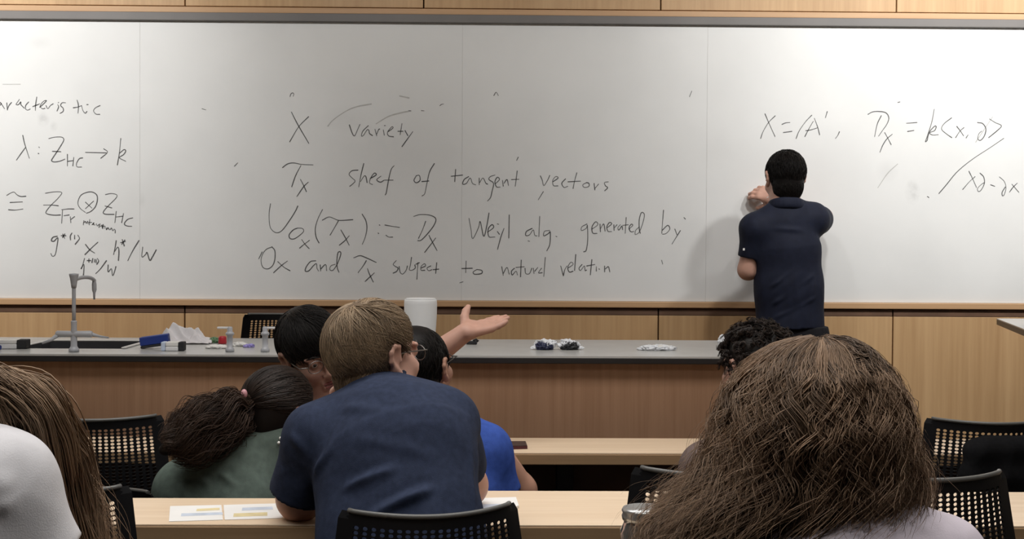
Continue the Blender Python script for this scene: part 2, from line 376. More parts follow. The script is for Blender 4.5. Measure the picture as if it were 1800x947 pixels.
write('written_words', '''200,445 150,465 115,510 100,570 115,630 160,648 205,620 228,560 228,480 200,442;110,490 78,555;255,580 310,630 370,665;345,575 285,620 215,685;610,572 560,580 520,630 512,668 545,665 590,615 615,600 620,640 635,668;650,610 655,668;655,650 690,612 705,615 710,665;
790,605 750,620 740,655 770,660 810,600 840,520 838,490 815,500 805,580 810,640 825,680;962,545 1020,525 1080,545 1172,588;1080,570 1050,620 1003,683;1090,645 1110,700 1145,772;1155,685 1110,725 1068,765;
1358,570 1330,605 1350,625 1375,640 1362,670 1328,688;1385,625 1395,680 1420,695 1450,660 1462,620;1500,540 1490,610 1480,655 1505,660 1535,640 1530,610;1560,590 1555,660 1550,745;1540,605 1575,590;1590,640 1630,620 1620,600 1590,625 1590,660 1625,660;1680,620 1645,640 1660,665 1690,655;1735,590 1725,690;1700,655 1755,650''', *G4)
write('written_words', '''458,142 452,225;428,188 505,180;545,190 515,210 505,240 530,235 555,200 570,235 592,245;615,200 615,245;618,230 640,200 660,235 672,240;720,180 690,190 680,210 710,235 700,290 690,330 670,353;720,240 750,210 735,195 720,225 730,258 755,260;770,215 775,255;780,235 800,210 810,250;868,152 855,255;830,210 880,208;
1022,185 1035,215 1045,250 1070,215 1085,182;1042,290 1008,345;1105,225 1140,200 1125,190 1105,215 1110,250 1140,252;1190,205 1165,235 1180,262 1205,255;1265,165 1250,220 1240,270;1205,225 1290,220;1330,230 1305,245 1315,262 1345,255 1345,235 1330,230;1380,235 1385,280;1385,270 1410,240;1475,225 1450,230 1455,250 1470,265 1450,285''', *G5, width=0.0040)
write('written_words', '''547,468 560,540 572,603 610,530 622,490 645,588 665,520 680,432;670,560 710,530 700,510 675,540 680,590 720,592;735,555 750,575;780,535 760,590 737,675;735,505 745,508;815,445 812,600;968,535 930,555 925,582 950,578 975,545 985,580 1000,585;1018,455 1012,590;1085,548 1050,555 1045,585 1075,570 1088,560 1085,640 1065,685''', *G5, width=0.0042)
write('written_words', '''528,752 525,830;498,802 570,800;600,808 575,825 585,840 630,835 632,815 600,808;765,790 775,848;775,835 800,795 815,840;850,800 830,820 835,845 860,820 870,845;895,745 890,858;860,795 915,790;920,800 925,835 950,835 965,800;975,800 980,835;985,820 1005,795;1030,800 1010,830 1035,830;1055,728 1045,855;
1158,785 1175,850;1175,850 1185,810 1200,785;1205,800 1240,775 1225,760 1205,795 1215,825 1240,820;1258,708 1250,815;1300,775 1280,800 1290,815 1315,785 1320,815 1330,812;1365,742 1355,845;1330,785 1385,775;1395,790 1395,820;1412,803 1416,808;1450,785 1450,825;1455,805 1475,790 1485,825''', *G5, width=0.0042)
write('written_words', '''985,170 950,190 948,215 980,200 988,180 990,280 980,350 962,362;1020,205 1060,175 1045,155 1020,190 1025,232 1055,235;1075,170 1078,225;1080,200 1100,170 1110,220;1125,195 1155,170 1140,160 1122,190 1130,220 1155,222;1170,175 1172,215;1175,195 1192,175;1215,175 1198,195 1205,212 1225,185 1230,210;1255,125 1248,235;1230,180 1270,175;1275,205 1300,180 1290,172 1275,195 1285,222 1308,222;
1345,190 1320,215 1318,242 1345,225 1370,160 1380,105 1360,92 1345,140 1345,200 1352,235;1512,75 1505,160 1500,235;1502,215 1540,180 1555,205 1530,235 1505,240;1590,205 1605,245;1628,215 1600,260 1570,308''', *G6, width=0.0040)
write('written_formula', '''215,185 260,290 325,433;328,207 255,280 195,380 168,455;400,302 440,285 488,280;415,390 510,377;727,200 660,270 590,370 555,455;742,268 700,340 650,435;755,235 790,330 812,415;660,370 720,360 790,338;895,160 875,230;1028,380 1010,420 985,455;
1338,192 1390,165 1460,160 1535,175 1567,230 1545,300 1500,365 1455,430;1485,205 1440,300 1412,435;1522,390 1555,450 1592,522;1605,408 1545,460 1500,530 1470,605''', *G7, width=0.0038)
write('written_formula', '''70,192 168,185;80,268 140,258;327,62 305,180 260,320 245,362 262,350 268,320 285,270 330,220 345,225 330,260 285,280 310,300 365,298;488,142 420,195 395,245 440,290 490,325;535,220 570,265 598,308;602,232 565,265 525,325;640,300 622,328;727,185 775,195 805,245 790,310 755,350 730,335 740,290 765,265;838,152 890,185 948,215 910,260 830,325;970,332 840,420 680,525 540,640 440,760 370,842;
648,635 680,700 718,785;705,685 650,735 590,805;750,652 785,690 790,750 760,810 735,822 728,795 760,760 790,740;848,760 888,775;930,688 975,730 990,790 975,850 958,862 955,830 985,780;1045,755 1110,830;1095,745 1055,785 1022,830''', *G8, width=0.0038)
write('stray_mark', '''868,168 872,162 876,168;1216,160 1212,170;418,286 412,292;911,276 908,282;1163,457 1165,464;1202,382 1205,385;355,191 362,193;808,497 814,495;977,415 979,416;928,423 931,424;1578,180 1582,179;1630,345 1633,347''', 1.0, (0, 0), width=0.0034)
write('erased_arc', '''1543,330 1560,305 1578,288;5,148 36,148;1715,250 1745,205''', 1.0, (0, 0), width=0.004, m='ghost', off=0.0004)

# ------------------------------------------------------------------ lecture bench with its worktop
BZ = 0.91
BF, BB = atz(600, 624, BZ)[1], atz(600, 595, BZ)[1]
BR = at(1440, 624, BF)[0]; BL = -2.9
bench = thing('lecture_bench', 'long brown veneered demonstration bench in front of the whiteboard', 'bench', ((BL+BR)/2, (BF+BB)/2, 0))
MB().box((BL, BF+0.03, 0.0), (BR-0.02, BF+0.05, BZ-0.0255), 0.001).build('front_panel', M['bench_wood'], bench)
MB().box((BR-0.04, BF+0.051, 0.0), (BR-0.02, BB-0.03, BZ-0.0255), 0.001).build('end_panel', M['bench_wood'], bench)
MB().box((BL, BF+0.051, 0.0), (BL+0.02, BB-0.03, BZ-0.0255), 0.001).build('end_panel', M['bench_wood'], bench)
MB().box((BL+0.03, BB-0.06, 0.0), (BR-0.05, BB-0.04, BZ-0.0255), 0.001).build('rear_panel', M['bench_wood'], bench)
SX0, SX1 = atz(52, 607, BZ)[0], atz(238, 607, BZ)[0]
SY0, SY1 = atz(140, 612.5, BZ)[1], atz(140, 600, BZ)[1]
top = thing('worktop', 'pale grey glossy worktop with black edge on the demonstration bench', 'worktop', ((BL+BR)/2, (BF+BB)/2, BZ))
t = MB(); z0, z1 = BZ-0.006, BZ
for lo, hi in (((BL, BF, z0), (SX0, BB, z1)), ((SX1, BF, z0), (BR, BB, z1)), ((SX0, BF, z0), (SX1, SY0, z1)), ((SX0, SY1, z0), (SX1, BB, z1))):
    t.box(lo, hi)
t.build('surface', M['epoxy'], top)
t = MB(); z0, z1 = BZ-0.025, BZ-0.0061
t.box((BL, BF-0.001, z0), (BR+0.001, BF+0.03, z1), 0.002).box((BL, BB-0.03, z0), (BR+0.001, BB+0.001, z1), 0.002).box((BR-0.03, BF+0.03, z0), (BR+0.001, BB-0.03, z1), 0.002).box((BL, BF+0.03, z0), (BL+0.03, BB-0.03, z1), 0.002)
t.build('edge', M['epoxy_edge'], top)
sink = thing('sink', 'dark rectangular sink let into the worktop below the faucet', 'sink', ((SX0+SX1)/2, (SY0+SY1)/2, BZ-0.16))
t = MB(); g = 0.004
t.box((SX0+g, SY0+g, BZ-0.16), (SX1-g, SY1-g, BZ-0.155)).box((SX0+g, SY0+g, BZ-0.155), (SX0+g+0.004, SY1-g, BZ-0.0)).box((SX1-g-0.004, SY0+g, BZ-0.155), (SX1-g, SY1-g, BZ))
t.box((SX0+g, SY0+g, BZ-0.155), (SX1-g, SY0+g+0.004, BZ)).box((SX0+g, SY1-g-0.004, BZ-0.155), (SX1-g, SY1-g, BZ)).build('basin', M['sinkgrey'], sink)
t = MB()
for sx in (SX0, SX1):
    t.box((sx-0.008, SY0-0.004, BZ+0.0005), (sx+0.008, SY1-0.005, BZ+0.006), 0.003)
t.box((SX0-0.01, SY1-0.004, BZ+0.0005), (SX1+0.01, SY1+0.012, BZ+0.006), 0.003).build('rim', M['rim'], sink)
MB().lathe([(0.0, 0), (0.022, 0), (0.022, 0.004), (0.0, 0.004)], M=Matrix.Translation(((SX0+SX1)/2, (SY0+SY1)/2, BZ-0.155))).build('drain', M['labgrey'], sink)

# side table at the right edge
rt = atz(1752, 559.5, 0.98)
st = thing('side_table', 'grey topped table with dark edge reaching in from the right by the whiteboard', 'table', (rt[0]+0.6, rt[1]-0.4, 0))
dv = nrm([-0.19, -0.74, 0]); q0 = rt; q1 = rt+dv*1.0; q2 = q1+np.array([1.3, 0, 0]); q3 = q0+np.array([1.3, 0, 0])
def slab(pts, za, zb, name, m, parent):
    n = len(pts); V = [(p[0], p[1], za) for p in pts]+[(p[0], p[1], zb) for p in pts]
    me = bpy.data.meshes.new(name); me.from_pydata(V, [], [tuple(range(n))[::-1], tuple(range(n, 2*n))]+[(i, (i+1) % n, n+(i+1) % n, n+i) for i in range(n)])
    bm = bmesh.new(); bm.from_mesh(me); bmesh.ops.recalc_face_normals(bm, faces=bm.faces); bm.to_mesh(me); bm.free()
    return link(name, me, m, parent)
slab([q0, q1, q2, q3], 0.976, 0.98, 'table_top', M['epoxy'], st)
slab([q0, q1, q2, q3], 0.955, 0.9755, 'table_edge', M['epoxy_edge'], st)
for p in (q0+[0.62, -0.1, 0], q1+[0.62, 0.1, 0], q2+[-0.1, 0.1, 0], q3+[-0.1, -0.1, 0]):
    MB().box((p[0]-0.02, p[1]-0.02, 0), (p[0]+0.02, p[1]+0.02, 0.9545), 0.003).build('leg', M['blackmetal'], st)
# ------------------------------------------------------------------ seating rows
TZ = 0.68
def table(label, xl, xr, yf, yb, legs, panel=False):
    t = thing('classroom_table', label, 'table', ((xl+xr)/2, (yf+yb)/2, 0))
    MB().box((xl, yf+0.003, TZ-0.004), (xr, yb, TZ), 0.001).build('table_top', M['table_wood'], t)
    MB().box((xl, yf, TZ-0.034), (xr, yb-0.001, TZ-0.0042), 0.002).build('table_edge', M['table_edge'], t)
    if panel: MB().box((xl+0.05, yb-0.03, 0.22), (xr-0.05, yb-0.015, TZ-0.0345), 0.002).build('under_table_shade', M['dark_reveal'], t)  # added dark sheet standing in for the shade under the table
    for x in legs:
        b = MB(); b.box((x-0.025, (yf+yb)/2-0.02, 0.04), (x+0.025, (yf+yb)/2+0.02, TZ-0.0345), 0.004)
        b.box((x-0.03, yf+0.03, 0), (x+0.03, yb-0.03, 0.039), 0.008)
        b.build('leg', M['blackmetal'], t)
    return t
AF = atz(700, 922.5, TZ)[1]; ABL = atz(350, 875, TZ)[1]; ABR = atz(1000, 862.5, TZ)[1]
BFt = atz(1000, 796, TZ)[1]; BBt = atz(1000, 769.5, TZ)[1]
XM = at(715, 900, AF)[0]
table('pale maple table of the second row with two printed sheets on it', -2.2, XM-0.002, AF, ABL, (-1.9, -0.95, -0.42))
table('pale maple table of the second row in front of the long curly brown hair', XM+0.002, 2.3, AF, ABR, (0.0, 1.05, 2.0))
table('pale maple front row table directly below the demonstration bench', -2.3, 2.5, BFt, BBt, (-1.9, -0.9, at(995, 840, 3.6)[0], 1.2, 2.2), True)
table('narrow table of the nearest row under the glass jar', -1.3, 1.4, 1.72, 2.02, (-1.1, 1.2))

# ------------------------------------------------------------------ chairs: perforated backrest on a swivel base
SEAT_Z, TOP_Z = 0.43, 0.80
def back_sheet():
    cols, rows = 20, 26
    H0, H1 = SEAT_Z+0.02, TOP_Z
    W0 = 0.345
    us = [-1.0, -0.93] + list(np.linspace(-0.86, 0.86, cols+1)) + [0.93, 1.0]
    hv = 0.0092
    zs = [H1, H1-0.005, H1-0.013]
    for i in range(rows): zs.append(H1-0.013-hv*(i+1))
    zs += [zs[-1]-0.02, zs[-1]-0.05, H0]
    def P(u, z):
        dz = H1-z
        hw = W0/2+0.135*min(dz, 0.3)
        if dz < 0.013 and abs(u) > 0.9: hw -= 0.006*(1-dz/0.013)
        x = u*hw
        return (x, 0.085*u*u*(1-0.4*dz/0.4)-0.02+0.12*max(0, dz-0.15)**1.0*0.4, z+0.004*u*u*max(0, 1-dz/0.1))
    V, Fc, idx = [], [], {}
    def vid(p):
        key = (round(p[0], 5), round(p[1], 5), round(p[2], 5))
        if key not in idx: idx[key] = len(V); V.append(p)
        return idx[key]
    nu, nz = len(us)-1, len(zs)-1
    for i in range(nu):
        for j in range(nz):
            u0, u1, z0, z1 = us[i], us[i+1], zs[j], zs[j+1]
            um, zm = (u0+u1)/2, (z0+z1)/2
            hole = 2 <= i < 2+cols and 3 <= j < 3+rows-1 and not False
            ring = [(u0, z0), (um, z0), (u1, z0), (u1, zm), (u1, z1), (um, z1), (u0, z1), (u0, zm)]
            o = [vid(P(*r)) for r in ring]
            if not hole: Fc.append(o); continue
            a, b = (u1-u0)*0.33, (z0-z1)*0.41
            k = 0.72
            inn = [(um-a*k, zm+b*k), (um, zm+b), (um+a*k, zm+b*k), (um+a, zm), (um+a*k, zm-b*k), (um, zm-b), (um-a*k, zm-b*k), (um-a, zm)]
            n = [vid(P(*r)) for r in inn]
            for k2 in range(8):
                Fc.append([o[k2], o[(k2+1) % 8], n[(k2+1) % 8], n[k2]])
    me = bpy.data.meshes.new('backrest'); me.from_pydata(V, [], Fc); me.update()
    bm = bmesh.new(); bm.from_mesh(me); bmesh.ops.recalc_face_normals(bm, faces=bm.faces)
    bmesh.ops.solidify(bm, geom=bm.faces[:], thickness=0.004); bmesh.ops.recalc_face_normals(bm, faces=bm.faces)
    bm.to_mesh(me); bm.free()
    return me, P
CH = {}
def chair_meshes():
    me, P = back_sheet(); me.materials.append(M['chair']); CH['backrest'] = me
    def grab(mb, m):
        o = mb.build('tmp', m); me = o.data; bpy.data.objects.remove(o); return me
    pts = [np.array(P(u, TOP_Z))+[0, 0.0, 0.0015] for u in np.linspace(-0.93, 0.93, 25)]
    CH['top_rail'] = grab(MB().tube(pts, 0.0048, 8), M['chairtop'])
    s = MB().box((-0.21, 0.05, SEAT_Z-0.045), (0.21, 0.47, SEAT_Z), 0.02, seg=3)
    CH['seat'] = grab(s, M['seat'])
    u = MB().tube([(0, 0.10, SEAT_Z-0.06), (0, 0.0, SEAT_Z-0.05), (0, -0.012, SEAT_Z+0.0), (0, 0.012, SEAT_Z+0.08)], [0.02, 0.02, 0.018, 0.012], 8)
    u.box((-0.07, 0.08, SEAT_Z-0.075), (0.07, 0.36, SEAT_Z-0.046), 0.006)
    CH['back_bracket'] = grab(u, M['blackmetal'])
    CH['gas_column'] = grab(MB().lathe([(0.03, 0.09), (0.03, 0.2), (0.018, 0.2), (0.018, SEAT_Z-0.076)], 14, Matrix.Translation((0, 0.22, 0))), M['blackmetal'])
    for k in range(5):
        a = 2*math.pi*k/5+0.3
        d = np.array([math.cos(a), math.sin(a), 0])
        c0 = np.array([0, 0.22, 0])
        CH['base_leg%d' % k] = grab(MB().tube([c0+d*0.02+[0, 0, 0.085], c0+d*0.15+[0, 0, 0.075], c0+d*0.27+[0, 0, 0.055]], [0.022, 0.018, 0.012], 8), M['blackmetal'])
        mt = Matrix.Translation(Vector(c0+d*0.27+[0, 0, 0.026])) @ Matrix.Rotation(a+1.2, 4, 'Z') @ Matrix.Rotation(math.pi/2, 4, 'Y')
        CH['caster%d' % k] = grab(MB().lathe([(0.0, -0.02), (0.026, -0.018), (0.026, 0.018), (0.0, 0.02)], 12, mt), M['chair'])
chair_meshes()
def chair(label, px, py, Y, rz, topz, full=True):
    """placed by the middle of its top rail"""
    p = at(px, py, Y)
    r = thing('swivel_chair', label, 'chair', (p[0], p[1], 0), 'black perforated swivel chairs', rz)
    dz = topz-TOP_Z
    for n in ('backrest', 'top_rail', 'seat', 'back_bracket'):
        o = link(n, CH[n], None, r); o.matrix_parent_inverse = Matrix.Identity(4); o.location = (0, 0, dz)
    g = link('gas_column', CH['gas_column'], None, r); g.matrix_parent_inverse = Matrix.Identity(4)
    g.scale = (1, 1, (SEAT_Z-0.076+dz)/(SEAT_Z-0.076))
    for k in range(5):
        b = link('base_leg', CH['base_leg%d' % k], None, r); b.matrix_parent_inverse = Matrix.Identity(4)
        c = link('caster', CH['caster%d' % k], None, b); c.matrix_parent_inverse = Matrix.Identity(4)
    return r
def zt(px, py, Y): return at(px, py, Y)[2]
chair('black perforated swivel chair right behind the man in the navy T-shirt', 765, 905, 2.33, 0.22, zt(765, 905, 2.33))
chair('black perforated swivel chair left of the big dark ponytail at the front row', 163, 739, 3.35, 0.06, zt(163, 738, 3.35))
chair('black perforated swivel chair at the right with a black jacket over it', 1750, 743, 3.38, -0.08, zt(1750, 744, 3.38))
chair('black perforated swivel chair in the lower right corner beside the pale lilac shirt', 1640, 842, 2.36, 0.05, zt(1640, 842, 2.36))
chair('black perforated swivel chair in the lower left corner behind the white shirt', 52, 868, 2.36, 0.04, zt(52, 869, 2.36))
chair('black perforated swivel chair beside the glass jar, half hidden by curly brown hair', 1277, 834, 2.36, 0.0, zt(1277, 835, 2.36))
chair('low black perforated chair tucked against the far side of the second row table', 160, 861, 3.09, math.pi, zt(160, 861, 3.09))
chair('black perforated swivel chair standing behind the demonstration bench by the wall', 507, 553, 5.17, math.pi, zt(507, 553, 5.17))

# black jacket on the right chair is built further down with the cloth tools

# ------------------------------------------------------------------ things on the bench
def bench_at(px, py): return atz(px, py, BZ+0.0008)
# faucet
fb = bench_at(130, 618); sc = fb[1]/F
fz = lambda py: at(130, py, fb[1])[2]
fau = thing('faucet', 'tall pale grey laboratory faucet with two lever handles at the sink', 'faucet', tuple(fb))
T0 = Matrix.Translation(Vector((fb[0], fb[1], 0)))
MB().lathe([(0, fb[2]), (8.8*sc, fb[2]), (9*sc, fz(613)), (7*sc, fz(611)), (5.6*sc, fz(608)), (5.2*sc, fz(590)), (5.4*sc, fz(582)), (4.8*sc, fz(575)), (5.2*sc, fz(566)), (5.2*sc, fz(564)), (3.4*sc, fz(563)), (0, fz(563))], 20, T0).build('body', M['labgrey'], fau)
zc = fz(587)
MB().tube([(fb[0]-31*sc, fb[1], zc), (fb[0]-29*sc, fb[1], zc), (fb[0]-9*sc, fb[1], zc), (fb[0]+9*sc, fb[1], zc), (fb[0]+29*sc, fb[1], zc), (fb[0]+32*sc, fb[1], zc)], [4.8*sc, 6.0*sc, 5.6*sc, 5.6*sc, 6.0*sc, 4.8*sc], 14).build('valve_arm', M['labgrey'], fau)
MB().tube([(fb[0]-29*sc, fb[1]-0.004, zc-0.005), (fb[0]-37*sc, fb[1]-0.02, fz(597)), (fb[0]-50*sc, fb[1]-0.03, fz(602))], [4.0*sc, 2.6*sc, 1.8*sc], 10).build('lever_handle', M['labgrey'], fau)
MB().tube([(fb[0]+29*sc, fb[1]+0.002, zc), (fb[0]+40*sc, fb[1]+0.03, fz(592)), (fb[0]+52*sc, fb[1]+0.05, fz(595))], [4.0*sc, 2.2*sc, 1.6*sc], 10).build('lever_handle', M['labgrey'], fau)
pa = []
zt0 = fz(496); R_ = 0.065
top_z = fz(488)
for t in np.linspace(0, 1, 4): pa.append((fb[0], fb[1], fz(566)*(1-t)+zt0*t))
for a in np.linspace(0.2, math.pi, 12): pa.append((fb[0]+13.5*sc*(1-math.cos(a))/2, fb[1]+R_*(1-math.cos(a)), zt0+(top_z-zt0)*math.sin(a)))
MB().tube(pa, 3.4*sc, 12).build('gooseneck_pipe', M['labgrey'], fau)
e = pa[-1]
MB().lathe([(0, -0.062), (1.6*sc, -0.062), (2.2*sc, -0.04), (4.0*sc, -0.03), (4.2*sc, -0.012), (3.6*sc, -0.004), (3.6*sc, 0.006), (0, 0.006)], 14, Matrix.Translation(Vector(e))).build('nozzle', M['labgrey'], fau)
MB().lathe([(4.2*sc, fz(506)), (5.0*sc, fz(500)), (6.4*sc, fz(490)), (8.0*sc, fz(484)), (8.2*sc, fz(481)), (0, fz(480))], 16, T0).build('collar', M['labgrey'], fau)

def gas_tap(px, d, label):
    b = bench_at(px, 618); s = b[1]/F; z = lambda py: at(px, py, b[1])[2]
    r = thing('gas_tap', label, 'gas tap', tuple(b), 'pale grey gas taps on the worktop')
    T = Matrix.Translation(Vector((b[0], b[1], 0)))
    MB().lathe([(0, b[2]), (7.5*s, b[2]), (8*s, z(614)), (6.5*s, z(611)), (5.2*s, z(610)), (5.0*s, z(590)), (7.2*s, z(588)), (7.6*s, z(585)), (6.0*s, z(584)), (4.6*s, z(582)), (4.6*s, z(576)), (3.6*s, z(574)), (0, z(573.5))], 20, T).build('body', M['labgrey'], r)
    MB().box((b[0]+d*3*s if d > 0 else b[0]-22*s, b[1]-0.005, z(578)), (b[0]+22*s if d > 0 else b[0]-3*s, b[1]+0.005, z(574)), 0.002).build('lever_handle', M['labwhite'], r)
gas_tap(404, -1, 'pale grey gas tap with its lever pointing left')
gas_tap(466, 1, 'pale grey gas tap with its lever pointing right')

# white canister
cb = bench_at(739, 606); cs = cb[1]/F
ctop = at(739, 526, cb[1])[2]; H_ = ctop-cb[2]
can = thing('canister', 'white cylindrical canister on the bench behind the sandy haired man', 'canister', tuple(cb))
MB().lathe([(0, 0), (24*cs, 0), (25.5*cs, 0.006), (28.5*cs, H_*0.62), (29*cs, H_*0.9), (28.6*cs, H_-0.004), (27.6*cs, H_), (0, H_)], 40).build('body', M['white'], can, tuple(cb)).matrix_parent_inverse = Matrix.Translation(Vector(cb)).inverted()
MB().lathe([(22*cs, 0), (27*cs, 0), (27*cs, 0.003), (24.5*cs, 0.005), (22*cs, 0.003)], 40).build('lid_rim', M['white'], can, (cb[0], cb[1], ctop)).matrix_parent_inverse = Matrix.Translation(Vector(cb)).inverted()
MB().ball((cb[0], cb[1]-0.002, ctop+0.0005), (9*cs, 9*cs, 0.001), 16).build('dimple', M['slot'], can)

M['blue'] = pmat('blue_plastic', (0.012, 0.035, 0.22), 0.5, var=0.1)
M['felt'] = pmat('black_felt', (0.02, 0.02, 0.022), 0.9, var=0.2)
M['paleblue'] = pmat('pale_blue_end', (0.55, 0.63, 0.78), 0.5, var=0.04)
M['red'] = pmat('red_plastic', (0.42, 0.02, 0.03), 0.4, var=0.05)
M['green'] = pmat('green_plastic', (0.10, 0.20, 0.10), 0.5, var=0.1)
M['paper'] = pmat('white_paper', (0.74, 0.73, 0.71), 0.8, var=0.03)
M['violet'] = pmat('violet_print', (0.30, 0.26, 0.60), 0.5, var=0.15, vscale=60)
M['cloth_white'] = pmat('white_terry', (0.72, 0.70, 0.72), 0.95, var=0.04, bump=0.4, bscale=350)

def eraser(label, px, py, l, w, h, rz, tilt, mats, split=0.6):
    b = bench_at(px, py)
    r = thing('board_eraser', label, 'eraser', tuple(b), None, rz)
    def part(n, lo, hi, m):
        o = MB().box(lo, hi, 0.003).build(n, m); o.parent = r
        o.rotation_euler = (0, -tilt, 0)
        if tilt: o.location = (0, 0, math.sin(abs(tilt))*l/2)
    part('body', (-l/2, -w/2, 0.0), (l/2, w/2, h*split), mats[0])
    if mats[1]: part('grip', (-l/2, -w/2, h*split+0.0004), (l/2, w/2, h), mats[1])
    if len(mats) > 2: part('end_band', (l/2+0.0004, -w/2, 0), (l/2+l*0.45, w/2, h), mats[2])
    if len(mats) > 3: part('end_cap', (-l/2-l*0.35, -w/2, 0), (-l/2-0.0004, w/2, h), mats[3])
eraser('white eraser with a black end at the left picture edge beside the sink', 12, 612, 0.075, 0.05, 0.03, 0.12, 0, (M['labwhite'], M['paper'], M['felt']), 0.55)
eraser('dark blue and black eraser propped against the crumpled white towel', 274, 612, 0.095, 0.045, 0.038, 0.10, 0.14, (M['felt'], M['blue']), 0.22)
eraser('white eraser with black end and pale blue end in front of the blue one', 304, 616, 0.042, 0.04, 0.030, 0.04, 0, (M['labwhite'], M['paper'], M['felt'], M['paleblue']), 0.5)
b = bench_at(2, 613)
tag(MB().tube([(b[0]-0.06, b[1]-0.03, b[2]+0.008), (b[0]+0.012, b[1]-0.035, b[2]+0.008)], 0.0075, 10).build('marker_pen', M['blue']), 'dark blue marker lying at the far left edge of the worktop', 'marker')

def lumpy(name, c, r, m, label, cat, seed=0, amp=0.3, freq=40, group=None, flat=True, ridge=True, rz=0.0):
    t = bmesh.new(); bmesh.ops.create_icosphere(t, subdivisions=5, radius=1.0)
    ca, sa = math.cos(rz), math.sin(rz)
    for v in t.verts:
        p = v.co.copy(); q = Vector((p.x*r[0], p.y*r[1], p.z*r[2]))
        n = mnoise.fractal(q*freq+Vector((seed*7.1, seed*3.3, 0)), 1.0, 2.0, 3)
        if ridge: n = 0.5-abs(n)*1.6
        s = 1+amp*n
        q *= s
        if flat and q.z < -r[2]*0.55: q.z = -r[2]*0.55
        v.co = Vector((q.x*ca-q.y*sa+c[0], q.x*sa+q.y*ca+c[1], q.z+r[2]*0.55+c[2]))
    for f in t.faces: f.smooth = True
    me = bpy.data.meshes.new(name); t.to_mesh(me); t.free()
    o = link(name, me, m); 
    if label: tag(o, label, cat, group)
    return o
# crumpled towel: heightfield with folds
def towel():
    c = bench_at(320, 603); n = 90; V = []; L_, D_ = 0.215, 0.12
    for j in range(n):
        for i in range(n):
            u, v = i/(n-1)*2-1, j/(n-1)*2-1
            wob = mnoise.noise(Vector((u*1.7, v*1.7, 3.1)))*0.14
            x, y = u*L_/2*(1+wob), v*D_/2*(1+wob)
            env = max(0, 1-(abs(u)**2.6))*max(0, 1-(abs(v)**2.4))
            peak = 0.034*math.exp(-((u+0.42)/0.30)**2-(v/0.55)**4)+0.026*math.exp(-((u-0.45)/0.25)**2-(v/0.55)**4)+0.024*math.exp(-(u/0.5)**2-(v/0.6)**2)
            f = abs(mnoise.noise(Vector((u*2.6+v*1.2, v*2.4, 0.4))))
            f2 = abs(mnoise.noise(Vector((u*5.2-v*2, v*4.4, 7.4)))); z = env**0.5*(peak*(1.15-0.5*f)+0.016*(1-2*f)+0.003*(1-2*f2))
            V.append((c[0]+x, c[1]+y+0.02, c[2]+max(0.002, z+0.004)))
    Q = [(j*n+i, j*n+i+1, (j+1)*n+i+1, (j+1)*n+i) for j in range(n-1) for i in range(n-1)]
    o = link('towel', np_mesh('towel', V, Q), M['cloth_white'])
    o.modifiers.new('s', 'SOLIDIFY').thickness = 0.003
    tag(o, 'crumpled white towel heaped on the worktop right of the sink', 'towel')
towel()
# plastic odds and ends between the towel and the taps
b = bench_at(391, 604); s = b[1]/F
cp = thing('bottle_cap', 'red plastic cap standing left of the gas taps', 'cap', tuple(b))
MB().lathe([(0, 0), (7*s, 0), (7.4*s, 0.004), (7*s, 0.022), (5.5*s, 0.027), (0, 0.028)], 18, Matrix.Translation(Vector(b))).build('cap_body', M['red'], cp)
lumpy('wrapper', bench_at(378, 602), (0.021, 0.014, 0.012), M['green'], 'small green and grey crumpled wrapper beside the red cap', 'wrapper', 3, 0.5, 60)
lumpy('wrapper', bench_at(381, 612), (0.034, 0.016, 0.008), M['paper'], 'flattened white wrapper in front of the red cap', 'wrapper', 5, 0.5, 50)
lumpy('wrapper', bench_at(421, 608), (0.026, 0.014, 0.009), M['paper'], 'crumpled white wrapper right of the first gas tap', 'wrapper', 8, 0.5, 60)
lumpy('wrapper', bench_at(437, 610), (0.018, 0.012, 0.008), M['violet'], 'small violet wrapper between the two gas taps', 'wrapper', 9, 0.5, 60)

# bags of small parts
M['film'] = pmat('clear_film', (0.80, 0.82, 0.86), 0.25, 0.6, var=0.05, Alpha=1.0)
M['navyparts'] = pmat('navy_parts', (0.02, 0.025, 0.07), 0.5, var=0.6, vscale=150)
M['blackparts'] = pmat('black_parts', (0.02, 0.022, 0.025), 0.5, var=0.8, vscale=160)
def bag(px, py, label, m, seed):
    b = bench_at(px, py)
    r = thing('plastic_bag', label, 'bag', tuple(b), 'small plastic bags on the worktop')
    o = lumpy('contents', b, (0.030, 0.022, 0.018), m, None, None, seed, 0.35, 90); o.parent = r; o.matrix_parent_inverse = Matrix.Translation(Vector(b)).inverted()
    o = lumpy('film', b+np.array([0.004 if seed % 2 else -0.004, 0.006, 0.008]), (0.036, 0.020, 0.017), M['film'], None, None, seed+3, 0.5, 55); o.parent = r; o.matrix_parent_inverse = Matrix.Translation(Vector(b)).inverted()
    o = lumpy('twisted_end', b+np.array([-0.034 if seed % 2 else 0.036, 0.0, 0.002]), (0.013, 0.008, 0.006), M['film'], None, None, seed+5, 0.5, 80); o.parent = r; o.matrix_parent_inverse = Matrix.Translation(Vector(b)).inverted()
bag(957, 614, 'small clear bag of navy parts, left of the pair on the bare worktop', M['navyparts'], 11)
bag(1001, 614, 'small clear bag of black parts, right of the pair on the bare worktop', M['blackparts'], 14)
b = bench_at(1156, 615)
r = thing('plastic_bag', 'long flat white and clear bag lying alone toward the right of the worktop', 'bag', tuple(b))
for n, dx, rr, sd in (('film', 0, (0.056, 0.022, 0.012), 21), ('crimped_end', -0.055, (0.016, 0.010, 0.006), 24), ('contents', 0.004, (0.045, 0.016, 0.011), 27)):
    o = lumpy(n, b+np.array([dx, 0, 0]), rr, M['paper'] if n == 'contents' else M['film'], None, None, sd, 0.45, 60); o.parent = r; o.matrix_parent_inverse = Matrix.Translation(Vector(b)).inverted()
